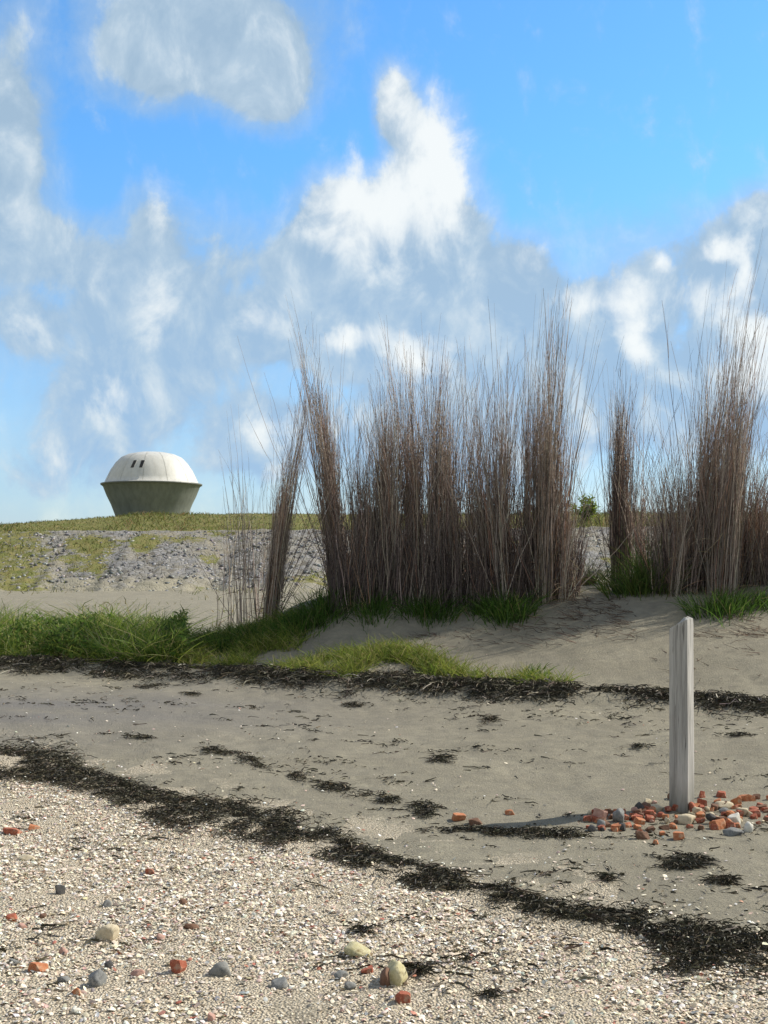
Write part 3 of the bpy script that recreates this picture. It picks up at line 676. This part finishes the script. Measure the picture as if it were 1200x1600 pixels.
def up_line():
    seg = np.hypot(*(UP[1:] - UP[:-1]).T); cum = np.r_[0, np.cumsum(seg)]
    n = 46000; s = rng.uniform(0, cum[-1], n); cx = np.interp(s, cum, UP[:, 0]); cy = np.interp(s, cum, UP[:, 1])
    off = rng.normal(0, 1, n) * (.13 + .10 * fbm(s * 1.1, s * 0, 41)) + (fbm(s * .8, s * 0 + 3, 42) - .5) * .35 + .02
    x, y = cx, cy + off; cl = fbm(x * 3, y * 3, 43); k_ = rng.random(n) < np.clip((cl - .34) * 5, .04, 1); x, y = x[k_], y[k_]; n = len(x)
    lift = .10 * np.exp(-(off[k_] / .22) ** 2)
    tag(link('upper_seaweed_line', weed_mesh(x, y, rng.uniform(0, 1, n) * (lift + .01), (.04, .17), .0045, 1.1, .9)), 'thick dark band of dried seaweed along the foot of the dune', 'seaweed', kind='stuff')
up_line()
def scraps():
    x, y = spread(-300, 1500, 4.3, 13.2, 4200); d = dist_line(x, y, UP)
    n_ = fbm(x * 1.4, y * 2.2, 55); k_ = (d < -.1) & (rng.random(len(x)) < np.clip((n_ - .45) * 4, .05, 1)); x, y = x[k_], y[k_]
    reps = np.maximum(1, (12 * rng.random(len(x)) ** 2.5)).astype(int); X = np.repeat(x, reps); Y = np.repeat(y, reps); n = len(X)
    X = X + rng.normal(0, .045, n); Y = Y + rng.normal(0, .03, n)
    tag(link('seaweed_scraps', weed_mesh(X, Y, .003 + rng.uniform(0, .008, n), (.02, .08), .0045, .15, .05, K=3)), 'scattered dark scraps of seaweed over the sand', 'seaweed', kind='stuff')
scraps()
def clump(px, row, w_, h_, n, label, tilt=.25):
    x0, y0, z0 = pix(px, row); wv = w_ / F * y0 / 2
    hy = abs(pix(px, row - h_ / 2)[1] - pix(px, row + h_ / 2)[1]) / 2
    n = int(n * 3.2); x = x0 + np.clip(rng.normal(0, .4, n), -.8, .8) * wv; y = y0 + np.clip(rng.normal(0, .4, n), -.8, .8) * hy - (x - x0) * tilt
    q_ = fbm(x * 6 + px, y * 9, 7, 3); k_ = q_ > np.quantile(q_, .42); x, y = x[k_], y[k_]; n = len(x)
    me = weed_mesh(x, y, .004 + rng.uniform(0, .02, n), (.015, .07), .0030, .45, .03, origin=(x0, y0, z0))
    tag(link('seaweed_clump', me, loc=(x0, y0, z0)), label, 'seaweed', 'loose seaweed clumps on the open sand')
clump(690, 1188, 44, 14, 110, 'dark clump of seaweed alone in the middle of the open sand')
clump(355, 1180, 80, 8, 80, 'long thin streak of seaweed above the lower weed line, left of the middle')
clump(215, 1153, 60, 8, 90, 'faint thin smear of seaweed on the grey sand at the left')
clump(530, 1235, 110, 16, 220, 'wide smear of dark seaweed above the lower weed line, below the sand centre', .9)
clump(765, 1124, 34, 12, 80, 'small dark clump of seaweed just below the upper weed band')
clump(560, 1104, 60, 10, 110, 'flat dark seaweed patch close under the upper weed band')
clump(770, 1300, 190, 16, 360, 'weed smear with brick bits to the left of the rubble')
clump(1075, 1352, 110, 26, 380, 'seaweed clump on the sand below the brick rubble')
clump(1130, 1380, 60, 20, 160, 'dark seaweed clump right of and below the one under the rubble')
clump(995, 1168, 56, 6, 50, 'thin dark strip of seaweed left of the post')
clump(1150, 1150, 60, 8, 70, 'thin strand of seaweed right of the post under the weed band')
clump(945, 1375, 34, 10, 60, 'tiny seaweed clump alone on sand left of and below the rubble')
clump(865, 1305, 120, 16, 260, 'seaweed smear touching the left end of the brick rubble')
clump(568, 1458, 34, 10, 50, 'dark green seaweed clump lying among the shells')
clump(650, 1522, 30, 20, 80, 'brown seaweed tangle against the yellow stone')
clump(765, 1558, 24, 8, 34, 'little seaweed clump on bare sand near the bottom')
clump(235, 1074, 60, 12, 130, 'dark seaweed clump just under the left grass bank')
clump(300, 1085, 40, 8, 80, 'small dark clump right of the one under the left grass bank')
clump(665, 1268, 60, 34, 120, 'loose tangle of seaweed and twigs left of the red brick pieces')

# ------------------------------------------------------------------ shells
for px_, row_, w1, n1, lb in [(330, 1172, 50, 90, 'upper left end of the faint diagonal weed trail'), (395, 1192, 60, 120, 'second weed scrap down the faint diagonal trail'), (470, 1215, 50, 100, 'third weed scrap down the faint diagonal trail'),
        (600, 1252, 60, 110, 'lowest weed scrap at the right end of the faint diagonal trail'), (660, 1275, 50, 70, 'thin weed scrap beside the lone brick pieces'), (1085, 1345, 50, 90, 'weed scrap leading down from the rubble to the right')]:
    clump(px_, row_, w1, 16, n1, lb, 1.0)
def shells(name, x, y, smin, smax, label, cols, wts, tilt=.35, lift=0.0):
    n = len(x); z = ground(x, y) + lift * rng.random(n)
    # shallow cupped fragment: rim of 7 around a raised middle
    k_ = 7; a = np.linspace(0, 2 * math.pi, k_, endpoint=False)
    r = rng.uniform(.55, 1.1, (n, k_)); el_ = rng.uniform(.45, 1.0, (n, 1))
    X = np.concatenate([np.zeros((n, 1)), r * np.cos(a)], 1); Y = np.concatenate([np.zeros((n, 1)), r * np.sin(a) * el_], 1)
    cup = rng.uniform(.1, .55, n) * np.where(rng.random(n) < .7, 1, -.8)
    Z = np.concatenate([np.ones((n, 1)), rng.uniform(-.12, .12, (n, k_))], 1) * 1.0; Z[:, 0] = 1; Z = Z * cup[:, None]; 
    s = smin + (smax - smin) * (rng.random(n) ** 2.4 + .5 * (rng.random(n) < .006))
    P = np.stack([X, Y, Z], -1) * s[:, None, None]
    tx, ty, tz = rng.normal(0, tilt, n), rng.normal(0, tilt, n), rng.uniform(0, 6.28, n)
    def rot(P, i, j, t):
        Q = P.copy(); c_, s_ = np.cos(t)[:, None], np.sin(t)[:, None]
        Q[..., i] = P[..., i] * c_ - P[..., j] * s_; Q[..., j] = P[..., i] * s_ + P[..., j] * c_; return Q
    P = rot(rot(rot(P, 0, 1, tz), 1, 2, tx), 0, 2, ty)
    P += np.stack([x, y, z + s * .22 + rng.uniform(0, .004, n)], -1)[:, None]
    off = (np.arange(n) * (k_ + 1))[:, None, None]
    f = np.array([(0, 1 + i, 1 + (i + 1) % k_) for i in range(k_)])
    c = vary(n, cols, wts, .13, k_ + 1)
    me = mesh_np(name, P.reshape(-1, 3), [(f[None] + off).reshape(-1, 3)], M_shell, c)
    tag(link(name, me), label, 'shells', kind='stuff')
SC = [(.80, .69, .54), (.86, .80, .69), (.72, .59, .45), (.83, .71, .54), (.42, .38, .33), (.2, .17, .14), (.45, .2, .13), (.5, .36, .3), (.82, .8, .75)]
def bank():
    # inside the photographed wedge plus some beyond it
    n = 240000; D = 3.4 + (9.8 - 3.4) * rng.random(n) ** .8; u = rng.uniform(-.42, .42, n) * 1.0; x = u * (D + .6); y = D
    dl = dist_line(x, y, LOW) + (fbm(x * 2.2, y * 2.2, 21) - .5) * -.25
    dd = np.clip(.5 - dl * 2.5, 0, 1) * np.clip((fbm(x * 3.1, y * 3.1, 62) - .22) * 3.2, .12, 1)
    bare = np.clip((fbm(x * 1.1 + 3, y * 1.6, 31) - .52) * 6, 0, 1) * np.clip((5.2 - y) / 1.2, 0, 1) * .7
    dd = dd * (1 - .82 * bare) * np.clip(y / 6, .5, 1)
    k_ = rng.random(n) < dd; x, y = x[k_], y[k_]
    shells('shell_bank', x, y, .004, .0155, 'pale cream bank of broken shells covering the foreground below the weed line', SC, [6, 4, 3, 3, 2.2, 1.2, .45, .9, 1.8])
bank()
def sparse():
    n = 30000; D = 4 + 10.5 * rng.random(n) ** .8; u = rng.uniform(-.42, .42, n); x = u * (D + .6); y = D
    dl = dist_line(x, y, LOW); du = dist_line(x, y, UP)
    dd = np.clip(1.1 - dl * .55, .10, 1) * (dl > 0) * (.15 + 1.4 * np.clip(fbm(x * 2, y * 2, 66) - .4, 0, 1) * 2) * (du < 1.5)
    k_ = rng.random(n) < dd * .8; x, y = x[k_], y[k_]
    shells('scattered_shells', x, y, .004, .017, 'single pale shell bits sprinkled over the grey sand', SC, [5, 5, 3, 2, 3, 2.5, .8, .6, 2])
sparse()

n_ = 5200; y_ = rng.uniform(3.8, 10, n_); x_ = rng.uniform(-.42, .42, n_) * (y_ + .6); d_ = np.abs(dist_line(x_, y_, LOW)); k_ = (d_ < .42) & (rng.random(n_) < .75)
shells('shells_on_seaweed', x_[k_], y_[k_], .005, .016, 'pale shell bits caught in the lower seaweed line', SC, [6, 5, 3, 3, 1, .3, .3, .6, 3], .4, .04)

# ------------------------------------------------------------------ stones
def stone_bm(seed, sx, sy, sz, angular=.5, sub=3):
    bm = bmesh.new(); bmesh.ops.create_icosphere(bm, subdivisions=sub, radius=1); r_ = random.Random(seed)
    planes = [(Vector((r_.gauss(0, 1), r_.gauss(0, 1), r_.gauss(0, 1))).normalized(), r_.uniform(.55, .85)) for _ in range(int(5 + angular * 9))]
    o = Vector((seed * 3.1, seed * 1.7, 0))
    for v in bm.verts:
        for n_, d_ in planes:
            e = v.co.dot(n_) - d_
            if e > 0: v.co -= n_ * e * (.6 + .4 * angular)
        v.co *= 1 + .12 * mnoise.noise(v.co * 2 + o) + .05 * mnoise.noise(v.co * 6 + o)
        v.co.x *= sx; v.co.y *= sy; v.co.z *= sz
    return bm
def brick_bm(seed, sx, sy, sz):
    r_ = random.Random(seed); bm = bmesh.new(); bmesh.ops.create_icosphere(bm, subdivisions=3, radius=1.15)
    # broken brick: three roughly square pairs of faces plus two or three fracture planes
    pl = []
    for ax in (Vector((1, 0, 0)), Vector((0, 1, 0)), Vector((0, 0, 1))):
        for sg in (1, -1): pl.append(((ax * sg + Vector([r_.gauss(0, .18) for _ in range(3)])).normalized(), r_.uniform(.58, .8)))
    for _ in range(r_.randint(2, 4)): pl.append((Vector([r_.gauss(0, 1) for _ in range(3)]).normalized(), r_.uniform(.55, .8)))
    o = Vector((seed * 2.3, seed * .7, 1))
    for _ in range(2):
        for v in bm.verts:
            for n_, d_ in pl:
                e = v.co.dot(n_) - d_
                if e > 0: v.co -= n_ * e * .96
    for v in bm.verts:
        v.co *= 1.22 * (1 + .05 * mnoise.noise(v.co * 3 + o) + .03 * mnoise.noise(v.co * 9 + o))
        v.co.x *= sx; v.co.y *= sy; v.co.z *= sz
    return bm
MS = dict(
    red=solid('red_brick', (.30, .085, .05), (.40, .14, .085), 60, c3=(.45, .3, .22)),
    orange=solid('orange_brick', (.42, .15, .07), (.5, .22, .11), 60, c3=(.5, .36, .25)),
    pink=solid('pink_stone', (.42, .24, .19), (.52, .34, .28), 50),
    dark=solid('dark_stone', (.05, .05, .052), (.10, .095, .09), 50),
    grey=solid('grey_stone', (.2, .2, .19), (.30, .30, .28), 40, c3=(.13, .13, .12)),
    slate=solid('blue_grey_stone', (.17, .18, .18), (.29, .29, .28), 70, c3=(.1, .1, .1)),
    cream=solid('cream_stone', (.5, .43, .3), (.64, .56, .41), 60, c3=(.36, .3, .2)),
    yellow=solid('yellow_stone', (.42, .38, .2), (.60, .55, .36), 45, c3=(.18, .14, .06)),
    white=solid('white_stone', (.62, .6, .53), (.76, .73, .65), 60, c3=(.45, .42, .35)),
    brown=solid('brown_stone', (.15, .08, .05), (.22, .13, .09), 50))
_sd = [100]
def stone(px, row, w_, h_, m, label, cat='stone', name=None, brick=False, group=None, ang=.95, bury=.33):
    _sd[0] += 1; x, y, z = pix(px, row); w_, h_ = w_ * .86, h_ * .92; sx = w_ / F * y / 2; sz = h_ / F * y / 2
    sy = (sx + sz) / 2 * random.uniform(.8, 1.1)
    bm = brick_bm(_sd[0], sx, sy, sz) if brick else stone_bm(_sd[0], sx * 1.12, sy * 1.1, sz * 1.15, ang)
    o = link(name or ('brick_fragment' if brick else 'stone'), bm_mesh('stone', bm, MS[m], not brick), loc=(x, y + sy * .5, z + sz * (1 - 2 * bury)))
    o.rotation_euler = (random.uniform(-.25, .25), random.uniform(-.25, .25), random.uniform(-.5, .5))
    return tag(o, label, cat, group)
G = 'larger stones lying among the shells'
for a in [
    (277, 1522, 30, 32, 'red', 'rounded dark red brick lump, largest red stone among the shells', 'brick piece', 'brick_fragment', True),
    (233, 1367, 18, 15, 'red', 'square red brick bit alone in the pale shells left of middle', 'brick piece', 'brick_fragment', True),
    (92, 1398, 21, 28, 'dark', 'upright dark grey stone on the shells near the left edge'),
    (150, 1542, 44, 38, 'slate', 'blue grey stone with a pale top at lower left'),
    (170, 1514, 18, 18, 'dark', 'small blackish pebble just above the blue grey stone'),
    (58, 1520, 26, 24, 'orange', 'orange red brick piece near the lower left corner', 'brick piece', 'brick_fragment', True),
    (97, 1492, 17, 20, 'pink', 'pink stone above the orange red brick piece at lower left'),
    (345, 1526, 46, 30, 'grey', 'flat topped grey stone right of the dark red brick lump'),
    (166, 1470, 46, 34, 'cream', 'flat pale yellow cream stone above the blue grey stone'),
    (617, 1540, 46, 62, 'yellow', 'tall yellow and green stone, the largest in the foreground'),
    (602, 1542, 22, 46, 'brown', 'brown stone leaning against the left side of the tall yellow stone'),
    (628, 1568, 26, 26, 'red', 'red brick cube in front of the tall yellow stone', 'brick piece', 'brick_fragment', True),
    (560, 1495, 56, 24, 'yellow', 'low yellowish stone up and left of the tall yellow stone'),
    (437, 1546, 42, 28, 'slate', 'dark mottled stone between the grey stone and the tall yellow stone'),
    (298, 1452, 28, 11, 'brown', 'thin brown sliver of stone on the shells above the dark red lump'),
    (18, 1304, 34, 14, 'red', 'long red brick piece at the left edge below the weed line', 'brick piece', 'brick_fragment', True),
    (52, 1296, 22, 10, 'orange', 'smaller flat red piece right of the long brick piece at left edge', 'brick piece', 'brick_fragment', True),
    (16, 1440, 20, 16, 'red', 'brick bit at the left edge beside a pink pebble', 'brick piece', 'brick_fragment', True),
    (34, 1450, 18, 12, 'pink', 'pink pebble beside the brick bit at the left edge'),
    (66, 1436, 16, 10, 'brown', 'flat brown pebble right of the brick bit at left edge'),
    (118, 1556, 15, 18, 'orange', 'small orange stone left of the blue grey stone', 'brick piece', 'brick_fragment', True),
    (532, 1530, 26, 18, 'slate', 'slate coloured pebble left of the brown leaning stone'),
    (547, 1548, 22, 16, 'grey', 'small grey pebble under the slate coloured pebble'),
    (330, 1596, 17, 20, 'pink', 'pink red stone cut by the bottom edge of the photo'),
    (285, 1414, 16, 12, 'brown', 'small rusty brown stone in the middle of the shell bank'),
    (214, 1525, 24, 14, 'pink', 'flat pinkish stone left of the dark red brick lump'),
    (575, 1522, 26, 10, 'red', 'flat red chip left of the brown leaning stone', 'brick piece', 'brick_fragment', True),
    (98, 1536, 22, 18, 'slate', 'small slate pebble left of the blue grey stone'),
    (22, 1508, 22, 9, 'grey', 'flat grey pebble left of the orange red brick piece'),
    (716, 1283, 26, 20, 'orange', 'bright red orange brick piece lying apart on the sand', 'brick piece', 'brick_fragment', True),
    (742, 1290, 22, 16, 'brown', 'dull brown brick piece right of the bright red orange one', 'brick piece', 'brick_fragment', True),
    (797, 1274, 17, 12, 'orange', 'small orange brick bit halfway between the lone pieces and the rubble', 'brick piece', 'brick_fragment', True),
    (250, 1470, 16, 12, 'pink', 'little pink stone above and left of the dark red lump'),
    (166, 1418, 16, 16, 'slate', 'small slate pebble above the pale cream stone'),
    (40, 1345, 30, 12, 'cream', 'flat whitish stone under the long red brick piece at left'),
    (120, 1585, 22, 12, 'white', 'white pebble near the bottom edge at left'),
    (1003, 1470, 16, 12, 'white', 'white shell like stone on top of the lower weed line at right'),
    ]:
    a = list(a); nm = a[7] if len(a) > 7 else None; br = len(a) > 8
    stone(*a[:6], cat=a[6] if len(a) > 6 else 'stone', name=nm, brick=br, group=G)
# rubble round the foot of the post
GB = 'brick rubble at the foot of the post'
for a in [
    (937, 1283, 27, 30, 'pink', 'pinkish red brick lump at the left end of the rubble', True), (968, 1284, 24, 32, 'slate', 'grey stone standing beside the pink lump in the rubble', False),
    (1001, 1272, 15, 26, 'dark', 'thin dark stone sticking up left of the post', False), (1072, 1288, 42, 20, 'cream', 'cream coloured stone right under the post', False),
    (1132, 1264, 40, 20, 'cream', 'large cream stone at the back of the rubble right of the post', False), (1150, 1288, 26, 30, 'white', 'brightest white stone in the rubble right of the post', False),
    (1170, 1300, 18, 24, 'white', 'narrow white stone right of the brightest one', False), (1146, 1306, 40, 18, 'slate', 'grey slab in front of the white stones', False),
    (1004, 1314, 28, 20, 'brown', 'dark brown brick piece in front of the rubble, left of the post', True), (1168, 1252, 26, 18, 'orange', 'rusty brick piece at the back of the rubble right of the cream stone', True),
    (1062, 1312, 22, 18, 'orange', 'bright orange red brick piece in front below the post', True), (1122, 1296, 26, 24, 'orange', 'bright orange red brick piece left of the grey slab', True),
    (1025, 1268, 30, 14, 'cream', 'small cream stone left of the post foot', False), (1098, 1262, 22, 22, 'red', 'red brick piece touching the right side of the post', True),
    (925, 1300, 20, 14, 'dark', 'dark stone under the pinkish lump at the left end of the rubble', False)]:
    stone(*a[:6], cat='brick piece' if a[6] else 'stone', brick=a[6], group=GB)
LB = {'red': 'small broken red brick piece in the rubble round the post', 'orange': 'small orange brick piece in the rubble round the post', 'brown': 'small dull brown brick piece in the rubble round the post',
      'pink': 'small pink stone in the rubble round the post', 'slate': 'small blue grey stone in the rubble round the post', 'cream': 'small cream stone in the rubble round the post', 'dark': 'small dark stone in the rubble round the post', 'white': 'small white stone in the rubble round the post'}
for i in range(210):
    px = random.uniform(915, 1330); t = (px - 915) / 285
    row = random.gauss(1281 + (-4 if px > 1060 else 4), 13); 
    if px < 960: row = random.gauss(1284, 8)
    if px > 1200: row = random.gauss(1270, 14)
    m = random.choices(['red', 'orange', 'brown', 'pink', 'slate', 'cream', 'dark', 'white'], [12, 9, 4, 1.6, 1.0, 1.8, .9, .5])[0]
    s = random.uniform(9, 20); stone(px, row, s, s * random.uniform(.6, 1.0), m, LB[m], 'brick piece' if m in ('red', 'orange', 'brown') else 'stone', brick=m in ('red', 'orange', 'brown'), group=GB + ', ' + m, bury=random.uniform(-.25, .35) if 975 < px < 1190 and abs(row - 1281) < 12 else .3)
# pebbles among the shells that nobody could count
def pebbles():
    n = 4200; D = 3.8 + 5.2 * rng.random(n); x = rng.uniform(-.38, .38, n) * (D + .5); dl = dist_line(x, D, LOW)
    k_ = (dl < -.05) & (rng.random(n) < np.clip(fbm(x * 2, D * 2, 71) * 1.6 - .35, .05, 1) * np.where(x < .4, 1, .4)); x, y = x[k_], D[k_]
    shells('pebbles', x, y,   .005, .016, 'small red, pink and grey pebbles between the shells', [(.4, .13, .08), (.48, .28, .22), (.15, .15, .15), (.26, .27, .27), (.55, .48, .3)], [3, 3, 2, 3, 2], .2)
pebbles()

# ------------------------------------------------------------------ wooden post
def post():
    x0, y0, z0 = pix(1064, 1266); m, T, b = mat('weathered_wood', .85, .2); o = T.new('ShaderNodeTexCoord').outputs['Object']
    gr = T.noise(T.vmath('MULTIPLY', o, (60, 60, 2.2)), 1, 7, .7, .4); st_ = T.noise(T.vmath('MULTIPLY', o, (9, 9, 1.4)), 1, 5, .6)
    c = T.mix(T.mapr(gr, .38, .6), (.29, .283, .27), (.49, .48, .46)); c = T.mix(T.mapr(st_, .52, .72), c, (.62, .61, .58))
    c = T.mix(T.mapr(T.noise(T.vmath('MULTIPLY', o, (110, 110, 3)), 1, 4, .6),   .63, .69), c, (.06, .055, .05))
    sz_ = T.new('ShaderNodeSeparateXYZ'); T.put(sz_.inputs[0], o)
    c = T.mix(T.math('MULTIPLY', T.mapr(T.math('ADD', sz_.outputs[2], T.math('MULTIPLY', st_, .25)), .36, .14), .6), c, (.12, .125, .085))
    T.put(b.inputs['Base Color'], c); bump(T, b, gr, .8, .004)
    s = .061; Hh = CZ - (966 - HZ) / F * y0 - z0; N = 8; rows = 44; bm = bmesh.new(); r_ = random.Random(5); rings = []
    for k_ in range(rows + 1):
        t = k_ / rows; ring = []
        for i in range(4 * N):
            e, f_ = divmod(i, N); q = -1 + 2 * f_ / N; cx, cy = [(q, -1), (1, q), (-q, 1), (-1, -q)][e]
            # rounded corners
            l = max(abs(cx), abs(cy)); rr = (abs(cx) ** 18 + abs(cy) ** 18) ** (1 / 18); cx, cy = cx / rr, cy / rr
            gro = -.10 * max(0, mnoise.noise(Vector((cx * 9 + 4, cy * 9, t * .9))) - .30) * 2 + .035 * mnoise.noise(Vector((cx * 5, cy * 5, t * 1.2))) + .02 * mnoise.noise(Vector((cx * 14, cy * 14, t * 3)))
            tp = 1 - .04 * t - .04 * max(0, (t - .985) / .015)
            x = cx * s * (tp + gro); y = cy * s * (tp + gro); z = t * (Hh + .35) - .35
            if t > .94:   # worn top: lower at the left, with notches
                z -= (t - .94) / .06 * (.030 * (1 - cx) + .020 * abs(mnoise.noise(Vector((cx * 4, cy * 4, 3)))))
            ring.append(bm.verts.new((x + .004 * math.sin(t * 5), y, z)))
        rings.append(ring)
    for A, B in zip(rings[:-1], rings[1:]):
        for i in range(4 * N): j = (i + 1) % (4 * N); bm.faces.new((A[i], A[j], B[j], B[i]))
    cap = [bm.verts.new((v.co.x * .5, v.co.y * .5, v.co.z + .006 + .018 * mnoise.noise(v.co * 40))) for v in rings[-1]]
    for i in range(4 * N): j = (i + 1) % (4 * N); bm.faces.new((rings[-1][i], rings[-1][j], cap[j], cap[i]))
    bm.faces.new(cap); bmesh.ops.recalc_face_normals(bm, faces=bm.faces)
    o_ = link('wooden_post', bm_mesh('wooden_post', bm, m, False), loc=(x0, y0, z0)); o_.rotation_euler = (rad(.6), rad(.5), rad(-32))
    tag(o_, 'weathered grey square wooden post standing in the brick rubble', 'post')
post()

# ------------------------------------------------------------------ twigs fallen on the dune sand
def twigs(px, row, w_, h_, n, label, Lr=(.1, .4), kind=None):
    x0, y0, z0 = pix(px, row); wv = w_ / F * y0 / 2; hy = abs(pix(px, row - h_ / 2)[1] - pix(px, row + h_ / 2)[1]) / 2
    x = x0 + rng.uniform(-1, 1, n) * wv; y = y0 + rng.uniform(-1, 1, n) * hy; a = rng.normal(2.8, 1.2, n)
    d = unit(np.stack([np.cos(a), np.sin(a), rng.uniform(0, .25, n)], -1)); L = rng.uniform(*Lr, n)
    V, Fq, per = strands(np.stack([x, y, ground(x, y) + .006], -1), d, L, rng.normal(0, .12, (n, 3)), rng.uniform(.002, .0045, n), K=6, sides=3, wig=.02)
    V[:, 2] = np.maximum(V[:, 2], ground(V[:, 0], V[:, 1]) + .002); V -= np.array([x0, y0, z0])
    tag(link('fallen_twigs', mesh_np('fallen_twigs', V, Fq, M_twig, vary(n, [(.09, .06, .045), (.16, .11, .08), (.22, .17, .12)], [3, 3, 1], .2, per)), loc=(x0, y0, z0)), label, 'twigs', None if kind else 'fallen twigs on the dune', kind)
twigs(1130, 990, 110, 16, 34, 'dark twigs lying on the sand right of the post top')
twigs(900, 985, 190, 50, 130, 'tangle of fallen reed stems on the dune slope left of the post')
twigs(1180, 985, 60, 40, 40, 'fallen stems on the sand at the right edge below the reeds')
twigs(1110, 1040, 170, 60, 30, 'few short twigs on the dune slope behind the post', (.05, .2), 'stuff')
twigs(740, 1000, 180, 30, 60, 'sparse dry stems on the shaded dune sand below the reed row', (.06, .25), 'stuff')
twigs(930, 948, 110, 30, 150, 'brown brushwood tangle in the gap between the two reed rows', (.08, .3))
